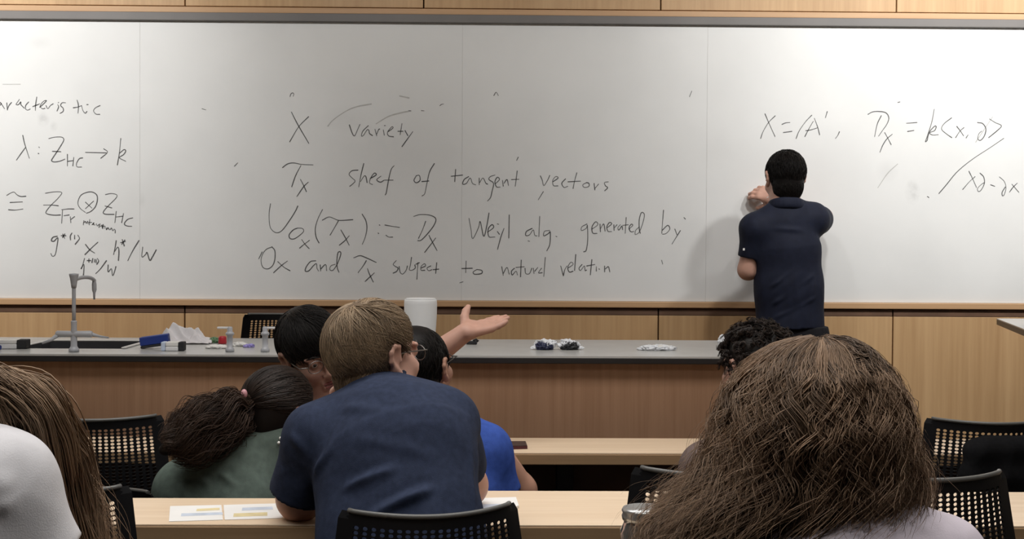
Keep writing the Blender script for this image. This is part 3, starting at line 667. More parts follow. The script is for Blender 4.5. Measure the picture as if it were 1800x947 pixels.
lumpy('plastic_scrap', bench_at(1270, 606), (0.016, 0.012, 0.022), M['film'], 'small crumpled clear scrap beside the dark curly hair at the bench end', 'scrap', 31, 0.5, 60)
b = bench_at(829, 605)
r = thing('black_clip', 'small black clip on the worktop under the outstretched hand', 'clip', tuple(b))
MB().box((b[0]-0.02, b[1]-0.006, b[2]), (b[0]+0.02, b[1]+0.008, b[2]+0.012), 0.003).build('jaw', M['felt'], r)
MB().tube([(b[0]+0.005, b[1], b[2]+0.012), (b[0]+0.016, b[1], b[2]+0.018), (b[0]+0.024, b[1], b[2]+0.010)], 0.0045, 8).build('lever', M['felt'], r)

# ------------------------------------------------------------------ things on the tables
def quad_on(name, corners, z, m, label, cat, th=0.0008, extra=()):
    pts = [atz(px, py, z) for px, py in corners]
    c = np.mean(pts, 0)
    r = thing(name, label, cat, tuple(c))
    slab(pts, z+0.0004, z+0.0004+th, 'sheet', m, r)
    for nm, cs, mm in extra:
        slab([atz(px, py, z+0.0006+th) for px, py in cs], z+0.0005+th, z+0.0007+th, nm, mm, r)
    return r
M['blueprint'] = pmat('pale_blue_print', (0.50, 0.55, 0.64), 0.8, var=0.12, vscale=40)
M['yellowprint'] = pmat('pale_yellow_print', (0.66, 0.56, 0.32), 0.8, var=0.12, vscale=40)
M['greyprint'] = pmat('grey_print', (0.34, 0.33, 0.33), 0.8, var=0.2, vscale=60)
quad_on('printed_sheet', [(297, 917), (392, 914), (389, 888), (299, 890)], TZ, M['paper'], 'white printed sheet, the left one of two on the second row table', 'paper',
        extra=[('printed_picture', [(318, 907), (392, 904), (391, 900), (319, 902)], M['blueprint']), ('printed_picture', [(345, 898), (386, 896), (386, 892), (346, 894)], M['yellowprint'])])
quad_on('printed_sheet', [(395, 914), (497, 911), (497, 885), (393, 888)], TZ, M['paper'], 'white printed sheet beside the elbow of the man in the navy T-shirt', 'paper',
        extra=[('printed_picture', [(410, 908), (470, 906), (470, 900), (411, 902)], M['yellowprint']), ('printed_picture', [(425, 897), (480, 895), (479, 890), (426, 892)], M['blueprint'])])
quad_on('booklet', [(838, 898), (902, 896), (912, 893), (907, 878), (838, 880)], TZ, M['paper'], 'pale grey booklet on the second row table right of the navy T-shirt', 'booklet', 0.006,
        extra=[('cover_panel', [(846, 894), (897, 892), (899, 885), (847, 886)], M['blueprint'])])
M['phone'] = pmat('dark_phone', (0.05, 0.035, 0.035), 0.3, var=0.05)
M['phone_case'] = pmat('maroon_case', (0.07, 0.015, 0.02), 0.5, var=0.05)
pts = [atz(px, py, TZ) for px, py in ((890, 790), (927, 789), (924, 781), (890, 781))]
r = thing('phone', 'dark phone in a maroon case on the front row table by the blue shirt', 'phone', tuple(np.mean(pts, 0)))
slab(pts, TZ+0.0004, TZ+0.009, 'phone_case', M['phone_case'], r)
slab([p*0.97+np.mean(pts, 0)*0.03 for p in pts], TZ+0.0092, TZ+0.0105, 'screen', M['phone'], r)

# glass jar
M['glass'] = pmat('clear_glass', (0.92, 0.95, 0.95), 0.05, 0.5, **{'Transmission Weight': 0.92, 'IOR': 1.45})
M['jarlid'] = pmat('grey_metal_lid', (0.45, 0.46, 0.46), 0.3, metal=0.8, var=0.05)
jp = at(1136, 892, 1.87); jr = 0.039
jar = thing('glass_jar', 'clear ribbed glass jar with a metal lid under the curly brown hair', 'jar', (jp[0], jp[1], TZ))
hz = jp[2]-TZ
prof = [(0, 0.001), (jr*0.9, 0.001), (jr, 0.008)]
for k in range(9):
    z_ = 0.015+(hz-0.05)*k/9; prof += [(jr*1.02, z_), (jr*0.97, z_+0.007)]
prof += [(jr, hz-0.034), (jr*0.86, hz-0.022), (jr*0.86, hz-0.018), (0, hz-0.018)]
MB().lathe(prof, 36, Matrix.Translation((jp[0], jp[1], TZ))).build('jar_body', M['glass'], jar)
MB().lathe([(0, hz-0.0175), (jr*0.92, hz-0.0175), (jr*0.95, hz-0.012), (jr*0.90, hz-0.008), (jr*0.95, hz-0.004), (jr*0.9, hz), (0, hz)], 36, Matrix.Translation((jp[0], jp[1], TZ))).build('jar_lid', M['jarlid'], jar)
# ------------------------------------------------------------------ smooth solid modelling for bodies and clothes
class Solid:
    def __init__(s): s.p = []
    def _add(s, fn, lo, hi, k, mode): s.p.append((fn, np.array(lo, float), np.array(hi, float), k, mode)); return s
    def cone(s, a, b, ra, rb, k=0.02, mode='u', flat=None, fl=1.0, cut=None):
        """tapered capsule; flat/fl squash it along an axis; cut=(point, normal) ends it flat"""
        a = np.array(a, float); b = np.array(b, float); ab = b-a; L2 = ab@ab+1e-12
        def fn(x, y, z):
            px, py, pz = x-a[0], y-a[1], z-a[2]
            t = np.clip((px*ab[0]+py*ab[1]+pz*ab[2])/L2, 0, 1)
            qx, qy, qz = px-t*ab[0], py-t*ab[1], pz-t*ab[2]
            d2 = qx*qx+qy*qy+qz*qz
            if flat is not None:
                f = qx*flat[0]+qy*flat[1]+qz*flat[2]
                d2 = d2+f*f*(1/fl**2-1)
            d = np.sqrt(d2)-(ra+(rb-ra)*t)
            if cut is not None:
                d = np.maximum(d, (x-cut[0][0])*cut[1][0]+(y-cut[0][1])*cut[1][1]+(z-cut[0][2])*cut[1][2])
            return d
        R = max(ra, rb)
        return s._add(fn, np.minimum(a, b)-R, np.maximum(a, b)+R, k, mode)
    def chain(s, pts, rad, k=0.02, **kw):
        for i in range(len(pts)-1): s.cone(pts[i], pts[i+1], rad[i], rad[i+1], k, **kw)
        return s
    def ell(s, c, r, Mx=None, k=0.02, mode='u'):
        c = np.array(c, float); r = np.array(r, float); Mx = np.eye(3) if Mx is None else np.asarray(Mx)
        def fn(x, y, z):
            px, py, pz = x-c[0], y-c[1], z-c[2]
            l = [px*Mx[0, i]+py*Mx[1, i]+pz*Mx[2, i] for i in range(3)]
            k0 = np.sqrt(sum((l[i]/r[i])**2 for i in range(3)))+1e-9
            k1 = np.sqrt(sum((l[i]/r[i]**2)**2 for i in range(3)))+1e-9
            return k0*(k0-1)/k1
        R = r.max()
        return s._add(fn, c-R, c+R, k, mode)
    def cut(s, p, n):
        p = np.array(p, float); n = nrm(n)
        s.p.append((lambda x, y, z: (x-p[0])*n[0]+(y-p[1])*n[1]+(z-p[2])*n[2], None, None, 0, 'i')); return s
    def mesh(s, name, h=0.004, smooth=2, disp=None):
        us = [q for q in s.p if q[4] == 'u']
        lo = np.min([q[1] for q in us], 0)-3*h-0.012; hi = np.max([q[2] for q in us], 0)+3*h+0.012
        n = np.ceil((hi-lo)/h).astype(int)+1
        D = np.full(n, 0.08, np.float32)
        ax = [lo[i]+h*np.arange(n[i]) for i in range(3)]
        for fn, l, u, k, mode in s.p:
            if l is None:
                d = fn(ax[0][:, None, None], ax[1][None, :, None], ax[2][None, None, :]); D = np.maximum(D, d).astype(np.float32); continue
            m = k+3*h+0.02
            i0 = np.maximum(np.floor((l-m-lo)/h).astype(int), 0); i1 = np.minimum(np.ceil((u+m-lo)/h).astype(int)+1, n)
            if np.any(i1 <= i0): continue
            sl = tuple(slice(a, b) for a, b in zip(i0, i1))
            x = ax[0][sl[0]][:, None, None]; y = ax[1][sl[1]][None, :, None]; z = ax[2][sl[2]][None, None, :]
            d = fn(x, y, z).astype(np.float32); A = D[sl]
            if mode == 'u':
                hh = np.maximum(k-np.abs(A-d), 0)/max(k, 1e-6); D[sl] = np.minimum(A, d)-hh*hh*k*0.25
            else:
                d = -d; hh = np.maximum(k-np.abs(A-d), 0)/max(k, 1e-6); D[sl] = np.maximum(A, d)+hh*hh*k*0.25
        V, Q = surface_nets(D, lo, h)
        c = V-V.mean(0)
        if (c[Q[:, 0]]*np.cross(c[Q[:, 1]], c[Q[:, 2]])).sum() < 0: Q = Q[:, ::-1]
        if smooth: V = relax(V, Q, smooth)
        if disp is not None: V = disp(V, vnormals(V, Q))
        return V, Q

def surface_nets(D, lo, h):
    S = D < 0
    nx, ny, nz = D.shape
    cnt = np.zeros((nx-1, ny-1, nz-1), np.uint8)
    for a in (0, 1):
        for b in (0, 1):
            for c in (0, 1): cnt += S[a:nx-1+a, b:ny-1+b, c:nz-1+c]
    act = np.argwhere((cnt > 0) & (cnt < 8))
    idx = np.full((nx-1, ny-1, nz-1), -1, np.int32); idx[act[:, 0], act[:, 1], act[:, 2]] = np.arange(len(act))
    P = np.zeros((len(act), 3)); C = np.zeros(len(act))
    corners = [(a, b, c) for a in (0, 1) for b in (0, 1) for c in (0, 1)]
    val = {c: D[act[:, 0]+c[0], act[:, 1]+c[1], act[:, 2]+c[2]].astype(float) for c in corners}
    for c in corners:
        for ax in range(3):
            if c[ax]: continue
            e = list(c); e[ax] = 1; e = tuple(e)
            va, vb = val[c], val[e]; m = (va < 0) != (vb < 0)
            t = np.where(m, va/(va-vb+1e-12), 0)
            p = np.tile(np.array(c, float), (len(act), 1)); p[:, ax] = t
            P += p*m[:, None]; C += m
    V = lo+h*(act+P/np.maximum(C, 1)[:, None])
    Qs = []
    for ax in range(3):
        o = [(1, 2), (2, 0), (0, 1)][ax]
        sl0 = [slice(1, -1)]*3; sl0[ax] = slice(0, -1); sl1 = [slice(1, -1)]*3; sl1[ax] = slice(1, None)
        A = S[tuple(sl0)]; B = S[tuple(sl1)]
        for flip, m in ((False, A & ~B), (True, ~A & B)):
            q = np.argwhere(m)
            if len(q) == 0: continue
            q = q+np.array([0 if i == ax else 1 for i in range(3)])
            du = np.zeros(3, int); du[o[0]] = 1; dv = np.zeros(3, int); dv[o[1]] = 1
            c = [q-du-dv, q-dv, q, q-du]
            f = np.stack([idx[w[:, 0], w[:, 1], w[:, 2]] for w in c], 1)
            Qs.append(f[:, ::-1] if flip else f)
    Q = np.vstack(Qs); Q = Q[(Q >= 0).all(1)]
    return V, Q

def relax(V, Q, it):
    E = np.vstack([Q[:, [0, 1]], Q[:, [1, 2]], Q[:, [2, 3]], Q[:, [3, 0]]])
    n = len(V); deg = np.bincount(E.ravel(), minlength=n)[:, None]+1e-9
    for lam in [0.5, -0.52]*it if it > 2 else [0.5]*it:
        A = np.zeros_like(V)
        for k in range(3):
            A[:, k] = np.bincount(E[:, 0], V[E[:, 1], k], n)+np.bincount(E[:, 1], V[E[:, 0], k], n)
        V = V+lam*(A/deg-V)
    return V

def vnormals(V, Q):
    fn = np.cross(V[Q[:, 2]]-V[Q[:, 0]], V[Q[:, 3]]-V[Q[:, 1]])
    N = np.zeros_like(V)
    for k in range(4):
        for a in range(3): N[:, a] += np.bincount(Q[:, k], fn[:, a], len(V))
    return N/(np.linalg.norm(N, axis=1, keepdims=True)+1e-12)

def wrinkle(amp=0.004, freq=9.0, stretch=(1, 1, 0.35), seed=0, folds=()):
    """cloth folds: ridged noise plus explicit fold lines (a, b, width, height)"""
    def f(V, N):
        W = V*freq*np.array(stretch)
        d = np.array([mnoise.noise(Vector((w[0]+seed*5.3, w[1], w[2]))) for w in W])
        d2 = np.array([mnoise.noise(Vector((w[0]*2.3+9, w[1]*2.3+seed, w[2]*2.3))) for w in W])
        h = amp*((0.5-np.abs(d)*1.5)+0.4*d2)
        for a, b, wd, ht in folds:
            a = np.asarray(a); b = np.asarray(b); ab = b-a; t = np.clip(((V-a)@ab)/(ab@ab), 0, 1)
            r = np.linalg.norm(V-a-t[:, None]*ab, axis=1)
            taper = np.sin(np.pi*(0.08+0.84*t))
            h = h+ht*taper*(np.exp(-(r/wd)**2)-0.45*np.exp(-(r/(wd*2.2))**2))
        return V+N*h[:, None]
    return f

def rotm(yaw=0, pitch=0, roll=0):
    """head frame: columns right, forward, up. yaw turns left (ccw from above) from +Y, pitch>0 looks up, roll>0 tips to the right"""
    m = Matrix.Rotation(yaw, 3, 'Z') @ Matrix.Rotation(pitch, 3, 'X') @ Matrix.Rotation(roll, 3, 'Y')
    return np.array(m)

class Head:
    def __init__(s, c, R, sc=1.0): s.c = np.array(c, float); s.R = R; s.s = sc
    def w(s, *l): return s.c+s.R@(np.array(l, float)*s.s)
    def build(s, S, ears=True):
        e = lambda c, r, k=0.02, mode='u', Mx=None: S.ell(s.w(*c), np.array(r)*s.s, s.R if Mx is None else s.R@Mx, k*s.s, mode)
        cn = lambda a, b, ra, rb, k=0.012, mode='u': S.cone(s.w(*a), s.w(*b), ra*s.s, rb*s.s, k*s.s, mode)
        e((0, -0.012, 0.035), (0.074, 0.094, 0.083))
        e((0, 0.03, -0.025), (0.060, 0.060, 0.082))
        e((0, 0.036, -0.078), (0.050, 0.050, 0.038))
        e((0, 0.074, -0.102), (0.020, 0.018, 0.016), 0.02)
        for x in (-1, 1):
            e((x*0.040, 0.062, -0.028), (0.024, 0.024, 0.022), 0.025)
            e((x*0.031, 0.098, 0.006), (0.015, 0.012, 0.010), 0.012, 's')
            e((x*0.031, 0.084, 0.005), (0.0135, 0.0125, 0.0115), 0.004)
            cn((x*0.014, 0.092, 0.022), (x*0.048, 0.082, 0.022), 0.0075, 0.006)
            e((x*0.0115, 0.101, -0.036), (0.0085, 0.010, 0.007), 0.008)
        cn((0, 0.090, 0.012), (0, 0.112, -0.030), 0.0075, 0.0115)
        cn((-0.020, 0.090, -0.0605), (0.020, 0.090, -0.0605), 0.0065, 0.0065, 0.008)
        cn((-0.018, 0.089, -0.072), (0.018, 0.089, -0.072), 0.0075, 0.0075, 0.008)
        cn((-0.024, 0.097, -0.066), (0.024, 0.097, -0.066), 0.0022, 0.0022, 0.004, 's')
        if ears:
            for x in (-1, 1):
                rim = [(x*0.074, 0.012, 0.012), (x*0.083, 0.006, 0.028), (x*0.088, -0.010, 0.030), (x*0.089, -0.020, 0.016), (x*0.086, -0.018, -0.004), (x*0.080, -0.006, -0.020)]
                for a, b in zip(rim[:-1], rim[1:]): cn(a, b, 0.0055, 0.0055, 0.006)
                cn((x*0.080, -0.004, -0.020), (x*0.077, 0.006, -0.030), 0.0075, 0.007, 0.006)
                e((x*0.077, -0.003, 0.004), (0.006, 0.017, 0.027), 0.006)
                e((x*0.087, -0.002, 0.004), (0.006, 0.008, 0.012), 0.004, 's')
                cn((x*0.077, 0.012, 0.006), (x*0.079, 0.012, -0.006), 0.0045, 0.0045, 0.004)
        return s
    def neck(s, S, base, r=0.055, rb=None):
        S.cone(s.w(0, -0.022, -0.035), base, r*s.s, rb or r*1.12*s.s, 0.03)
    def face_parts(s, root, open_eyes=True, iris=(0.03, 0.015, 0.008)):
        for x in (-1, 1):
            p = s.w(x*0.031, 0.0850, 0.0045)
            o = MB().ball(p, 0.0115*s.s, 14).build('eye', M['eyewhite'], root)
            i = s.w(x*0.031, 0.0945, 0.0035)
            MB().ball(i, 0.0052*s.s, 10).build('iris', M['iris'], o).matrix_parent_inverse = Matrix.Identity(4)
        m = Solid(); c = lambda a, b, r: m.cone(s.w(*a), s.w(*b), r*s.s, r*s.s, 0.003)
        c((-0.019, 0.0945, -0.0612), (0.0, 0.0975, -0.0600), 0.0036); c((0.019, 0.0945, -0.0612), (0.0, 0.0975, -0.0600), 0.0036)
        m.cone(s.w(-0.016, 0.094, -0.0705), s.w(0.016, 0.094, -0.0705), 0.0042*s.s, 0.0042*s.s, 0.003)
        V, Q = m.mesh('lips', 0.0015, 1); link('lips', np_mesh('lips', V, Q), M['lips'], root)
        for x in (-1, 1):
            MB().tube([s.w(x*0.014, 0.0985, 0.0225), s.w(x*0.030, 0.0965, 0.028), s.w(x*0.048, 0.086, 0.023)], [0.0022, 0.0028, 0.0014], 6).build('eyebrow', M['brow'], root)
    def glasses(s, root, m, side=0.078):
        t = MB()
        for x in (-1, 1):
            ring = [s.w(x*0.032+0.022*math.cos(a), 0.103, 0.001+0.017*math.sin(a)) for a in np.linspace(0, 2*math.pi, 25)]
            t.tube(ring, 0.0011, 6, cap=False)
            t.tube([s.w(x*0.054, 0.103, 0.008), s.w(x*(side-0.004), 0.092, 0.010), s.w(x*side, 0.03, 0.012), s.w(x*side, -0.006, 0.008), s.w(x*side, -0.024, -0.010)], 0.0016, 6)
        t.tube([s.w(-0.010, 0.104, 0.006), s.w(0, 0.112, 0.008), s.w(0.010, 0.104, 0.006)], 0.0014, 6)
        o = t.build('glasses', m, root)
        return o

def tri_mix(a, b, t): return np.asarray(a)*(1-t)+np.asarray(b)*t

M['skin'] = pmat('light_skin', (0.52, 0.30, 0.23), 0.5, 0.35, var=0.08, vscale=30, **{'Subsurface Weight': 0.05, 'Subsurface Radius': (0.012, 0.005, 0.003)})
M['skin_tan'] = pmat('tan_skin', (0.40, 0.215, 0.15), 0.5, 0.35, var=0.08, vscale=30)
M['skin_brown'] = pmat('brown_skin', (0.20, 0.10, 0.068), 0.5, 0.35, var=0.08, vscale=30)
M['eyewhite'] = pmat('eye_white', (0.75, 0.73, 0.70), 0.25)
M['iris'] = pmat('dark_iris', (0.02, 0.012, 0.008), 0.2)
M['lips'] = pmat('lips', (0.33, 0.11, 0.095), 0.45, var=0.05)
M['brow'] = pmat('dark_brow', (0.015, 0.011, 0.009), 0.8)
M['navy_tee'] = pmat('navy_jersey', (0.026, 0.035, 0.066), 0.9, 0.15, var=0.16, vscale=70, bump=0.25, bscale=500)
M['polo'] = pmat('dark_navy_polo', (0.008, 0.011, 0.026), 0.75, 0.25, var=0.15, vscale=40, bump=0.2, bscale=500)
M['royal_tee'] = pmat('royal_blue_jersey', (0.040, 0.085, 0.34), 0.9, 0.15, var=0.14, vscale=60, bump=0.25, bscale=500)
M['green_tee'] = pmat('sage_green_jersey', (0.115, 0.150, 0.130), 0.9, 0.15, var=0.14, vscale=60, bump=0.25, bscale=500)
M['taupe_tee'] = pmat('taupe_jersey', (0.155, 0.115, 0.105), 0.9, 0.15, var=0.12, vscale=60, bump=0.25, bscale=500)
M['white_tee'] = pmat('white_jersey', (0.62, 0.61, 0.63), 0.9, 0.15, var=0.05, vscale=30, bump=0.2, bscale=500)
M['lilac_tee'] = pmat('pale_lilac_jersey', (0.60, 0.54, 0.60), 0.9, 0.15, var=0.05, vscale=30, bump=0.2, bscale=500)
M['grey_tee'] = pmat('grey_jersey', (0.30, 0.29, 0.28), 0.9, 0.15, var=0.06, vscale=40)
M['trousers'] = pmat('black_trousers', (0.012, 0.012, 0.015), 0.9, 0.2, var=0.2, vscale=60)
M['jeans'] = pmat('dark_jeans', (0.025, 0.035, 0.065), 0.9, 0.2, var=0.25, vscale=90)
M['shoe'] = pmat('dark_shoe', (0.03, 0.028, 0.028), 0.6, var=0.2)
M['h_black'] = hairmat('black_hair', (0.004, 0.003, 0.003), (0.010, 0.008, 0.007), 0.55, 0.18)
M['h_dark'] = hairmat('dark_brown_hair', (0.009, 0.006, 0.005), (0.070, 0.042, 0.029), 0.55, 0.2)
M['h_sandy'] = hairmat('sandy_brown_hair', (0.095, 0.062, 0.036), (0.34, 0.245, 0.155))
M['h_brown'] = hairmat('curly_brown_hair', (0.036, 0.021, 0.013), (0.31, 0.20, 0.125))
M['h_light'] = hairmat('long_light_brown_hair', (0.13, 0.080, 0.048), (0.40, 0.275, 0.18))
M['wire'] = pmat('thin_metal_frame', (0.20, 0.19, 0.18), 0.3, metal=0.9)
M['blackframe'] = pmat('black_frame', (0.012, 0.011, 0.011), 0.35)
M['lens'] = pmat('lens_glass', (0.85, 0.9, 0.9), 0.05, 0.5, **{'Transmission Weight': 0.95, 'IOR': 1.2})

def add_mesh(name, S, m, root, h=0.004, smooth=2, disp=None):
    V, Q = S.mesh(name, h, smooth, disp)
    return link(name, np_mesh(name, V, Q), m, root)

def hair_obj(name, groups, m, root):
    """groups: list of (V, Q, tint per vertex) joined in one mesh"""
    Vs, Qs, Ts, n = [], [], [], 0
    for V, Q, t in groups:
        Vs.append(V); Qs.append(Q+n); Ts.append(np.broadcast_to(t, (len(V),))); n += len(V)
    me = np_mesh(name, np.vstack(Vs), np.vstack(Qs))
    a = me.attributes.new('tint', 'FLOAT', 'POINT'); a.data.foreach_set('value', np.concatenate(Ts).astype(np.float32))
    return link(name, me, m, root)

def strands(paths, rad, tint, sides=3):
    V, Q = tubes_vq(paths, rad, sides)
    return V, Q, np.repeat(tint, paths.shape[1]*sides)

def scalp(head, n, rng, length, flow, region, c=(0, -0.012, 0.030), r=(0.080, 0.100, 0.090), S=10, lift=0.08, rad=0.0016, jit=0.25, wave=0.0, wfreq=30, tint=(0.2, 0.8), droop=0.0, clump=0, ear=True):
    """short hair combed over the skull in the head's own frame"""
    c = np.array(c); r = np.array(r)
    U = rng.normal(size=(n*4, 3)); U /= np.linalg.norm(U, axis=1, keepdims=True)
    ok = region(U*r+c); U = U[ok][:n]
    if clump:
        K = U[:max(1, len(U)//clump)]; near = np.argmin(((U[:, None, :]-K[None])**2).sum(2), 1) if len(U)*len(K) < 6e6 else np.arange(len(U)) % len(K)
        kt = rng.rand(len(K)); kd = rng.normal(size=(len(K), 3))*jit
    n = len(U); P = np.zeros((n, S, 3)); u = U.copy()
    L = (length(U*r+c) if callable(length) else np.full(n, length))*(0.75+0.5*rng.rand(n))
    J = rng.normal(size=(n, 3))*jit*(0.4 if clump else 1)
    if clump: J = J+kd[near]
    ph = rng.rand(n)*6.28; lf = 1+0.0*L
    l0 = rng.rand(n)*0.03
    for s in range(S):
        t = s/(S-1)
        p = c+r*u*(1.0+l0+lift*t*(1-0.5*t))[:, None]
        p[:, 2] -= droop*t*t*L
        P[:, s] = p
        f = flow(u*r+c)+J
        if wave: f = f+wave*np.sin(ph+wfreq*t)[:, None]*np.cross(u, f)
        f = f-(f*u).sum(1, keepdims=True)*u; f /= np.linalg.norm(f, axis=1, keepdims=True)+1e-9
        u = u+f*(L/(S-1)/np.linalg.norm(r*f, axis=1))[:, None]; u /= np.linalg.norm(u, axis=1, keepdims=True)
    if ear:
        q = (P-EAR_C)/EAR_R; q2 = (P-EAR_C*[-1, 1, 1])/EAR_R
        q3 = (P-FACE_C)/FACE_R
        keep = ((q3**2).sum(2).min(1) > 0.85) & ((q**2).sum(2).min(1) > 0.95) & ((q2**2).sum(2).min(1) > 0.95)
        P = P[keep]; n = len(P)
        if clump: near = near[keep]
    P = head.c+(P*head.s)@head.R.T
    rr = rad*(1-0.75*np.linspace(0, 1, S)**2)[None, :]*(0.7+0.6*rng.rand(n))[:, None]
    tn = tint[0]+(tint[1]-tint[0])*(0.55*kt[near]+0.45*rng.rand(n) if clump else rng.rand(n))
    return strands(P, rr, tn)

FACE_C, FACE_R = np.array([0, 0.078, -0.062]), np.array([0.13, 0.086, 0.076])
EAR_C, EAR_R = np.array([0.088, 0.008, -0.008]), np.array([0.034, 0.027, 0.040])
def cap(head, prims, cuts, tint=0.1, h=0.004, ear=True, face=True):
    S = Solid()
    for c, r in prims: S.ell(head.w(*c), np.array(r)*head.s, head.R, 0.02)
    if ear:
        for x in (-1, 1): S.ell(head.w(x*EAR_C[0], EAR_C[1], EAR_C[2]), EAR_R*head.s, head.R, 0.006, 's')
    if face: S.ell(head.w(*FACE_C), FACE_R*head.s, head.R, 0.008, 's')
    for p, nn in cuts: S.cut(head.w(*p), head.R@nrm(nn))
    V, Q = S.mesh('cap', h, 2); return V, Q, np.full(len(V), tint)

def hand(S, wrist, dirv, palmn, right, sc=1.0, curl=(0.1, 0.1, 0.1, 0.1), spread=0.10, thumb=(0.9, 0.5), k=0.006):
    """wrist point, finger direction, palm normal, right hand flag; adds palm, four fingers and a thumb"""
    d = nrm(dirv); n = nrm(palmn-np.dot(palmn, d)*d); side = np.cross(d, n)*(1 if right else -1)  # side: towards the thumb
    w = np.asarray(wrist)
    at_ = lambda a, b, c: w+sc*(d*a+side*b+n*c)
    for b in (-0.027, -0.009, 0.010, 0.027): S.cone(at_(0.0, b*0.55, 0), at_(0.085-abs(b-0.004)*0.3, b, 0), 0.016*sc, 0.0115*sc, 0.012*sc)
    S.ell(at_(0.035, 0.024, 0.006), np.array([0.022, 0.022, 0.016])*sc, None, 0.015*sc)
    for i, (b, l) in enumerate(((0.029, 0.072), (0.010, 0.080), (-0.009, 0.074), (-0.027, 0.058))):
        p = at_(0.082-abs(b-0.004)*0.25, b, 0); a = 0.0; cdir = d+side*spread*(b/0.03)
        for j, (f, ra, rb) in enumerate(((0.45, 0.0095, 0.0088), (0.30, 0.0088, 0.0080), (0.25, 0.0080, 0.0066))):
            a += curl[i]*(0.8 if j == 0 else 1.1)
            v = nrm(nrm(cdir)*math.cos(a)+n*math.sin(a)); q = p+v*l*f*sc
            S.cone(p, q, ra*sc, rb*sc, k*sc); p = q
    p = at_(0.022, 0.030, 0.006); v = nrm(d*0.55+side*thumb[0]+n*thumb[1])
    for l, ra, rb, bend in ((0.030, 0.0150, 0.0125, 0.0), (0.022, 0.0125, 0.0110, 0.35), (0.020, 0.0110, 0.0085, 0.35)):
        v = nrm(v+d*bend); q = p+v*l*sc; S.cone(p, q, ra*sc, rb*sc, k*sc); p = q
    return S

def legs(root, pelvis, fwd, seat_r=0.10, m='trousers', spread=0.09, thigh=0.42, floor=0.0, knee_z=None):
    """seated hips, thighs, shins and shoes"""
    f = nrm(fwd); sd = np.array([f[1], -f[0], 0]); pv = np.asarray(pelvis, float)
    S = Solid(); S.cone(pv-sd*0.07, pv+sd*0.07, 0.105, 0.105, 0.04)
    kz = knee_z if knee_z else max(pv[2]-0.02, 0.40)
    sh = []
    for x in (-1, 1):
        hip = pv+sd*x*spread; kn = pv+sd*x*(spread+0.03)+f*thigh; kn[2] = kz
        an = kn-f*0.06; an[2] = floor+0.10
        S.chain([hip, kn], [0.082, 0.058], 0.03); S.chain([kn, tri_mix(kn, an, 0.35), an], [0.056, 0.054, 0.042], 0.02)
        sh.append((an, x))
    add_mesh('trousers', S, M[m], root, 0.009, 2)
    for an, x in sh:
        s2 = Solid(); a = np.array([an[0], an[1], floor+0.045])
        s2.cone(a-f*0.035, a+f*0.12, 0.04, 0.034, 0.02).cone(a+[0, 0, 0.0], an, 0.038, 0.040, 0.02).cut((0, 0, floor+0.004), (0, 0, -1))
        add_mesh('shoe', s2, M['shoe'], root, 0.008, 2)

def stool(label, x, y, h):
    t = thing('stool', label, 'stool', (x, y, 0))
    MB().lathe([(0, h-0.05), (0.15, h-0.05), (0.165, h-0.035), (0.165, h-0.012), (0.15, h), (0, h)], 28, Matrix.Translation((x, y, 0))).build('seat', M['seat'], t)
    MB().lathe([(0.16, 0.0), (0.17, 0.012), (0.05, 0.03), (0.025, 0.05), (0.025, h-0.051), (0.0, h-0.051)], 24, Matrix.Translation((x, y, 0))).build('pedestal', M['blackmetal'], t)
# ------------------------------------------------------------------ hair bundles
def bundle(pts, rad, n, rng, S=22, r=0.0011, wave=0.012, wfreq=14, tint=(0.0, 1.0), locks=20, spread=0.35, taper=0.6):
    """strands following a curved centre line; rad is the bundle's radius along it"""
    pts = np.array(pts, float); t0 = np.linspace(0, 1, len(pts)); t = np.linspace(0, 1, S)
    C = catmull_3(pts, S); R = np.interp(t, t0, rad)
    T = np.gradient(C, axis=0); T /= np.linalg.norm(T, axis=1, keepdims=True)
    A = np.cross(T, [0.1, 1, 0.1]); A /= np.linalg.norm(A, axis=1, keepdims=True); B = np.cross(T, A)
    lk = rng.randint(0, locks, n); la = rng.rand(locks)*6.283; lr = np.sqrt(rng.rand(locks)); lph = rng.rand(locks)*6.28; lf = wfreq*(0.7+0.6*rng.rand(locks)); lt = rng.rand(locks)
    a0 = lr[lk]*np.cos(la[lk])+rng.normal(size=n)*spread*0.5; b0 = lr[lk]*np.sin(la[lk])+rng.normal(size=n)*spread*0.5
    ph = lph[lk]+rng.normal(size=n)*0.35
    end = 0.75+0.25*rng.rand(n)
    tt = t[None]*end[:, None]
    def samp(X): return np.stack([np.interp(tt, t, X[:, k]) for k in range(3)], -1)
    Cc, Aa, Bb = samp(C), samp(A), samp(B); Rr = np.interp(tt, t, R)
    w = wave*np.sin(ph[:, None]+lf[lk][:, None]*tt)*np.minimum(1, tt*4); w2 = wave*np.cos(ph[:, None]*1.3+lf[lk][:, None]*tt)*np.minimum(1, tt*4)
    P = Cc+Aa*((a0[:, None]*Rr)+w)[..., None]+Bb*((b0[:, None]*Rr)+w2)[..., None]
    tn = tint[0]+(tint[1]-tint[0])*(0.6*lt[lk]+0.4*rng.rand(n))
    return strands(P, r*(1-taper*t[None]**2)*(0.6+0.8*rng.rand(n))[:, None], tn)

def catmull_3(p, S):
    p = np.array(p, float); t = np.linspace(0, len(p)-1, S); q = np.vstack([2*p[0]-p[1], p, 2*p[-1]-p[-2]])
    out = []
    for s in t:
        i = min(int(s), len(p)-2); f = s-i; a, b, c, d = q[i:i+4]
        out.append(0.5*((2*b)+(c-a)*f+(2*a-5*b+4*c-d)*f*f+(3*b-a-3*c+d)*f**3))
    return np.array(out)

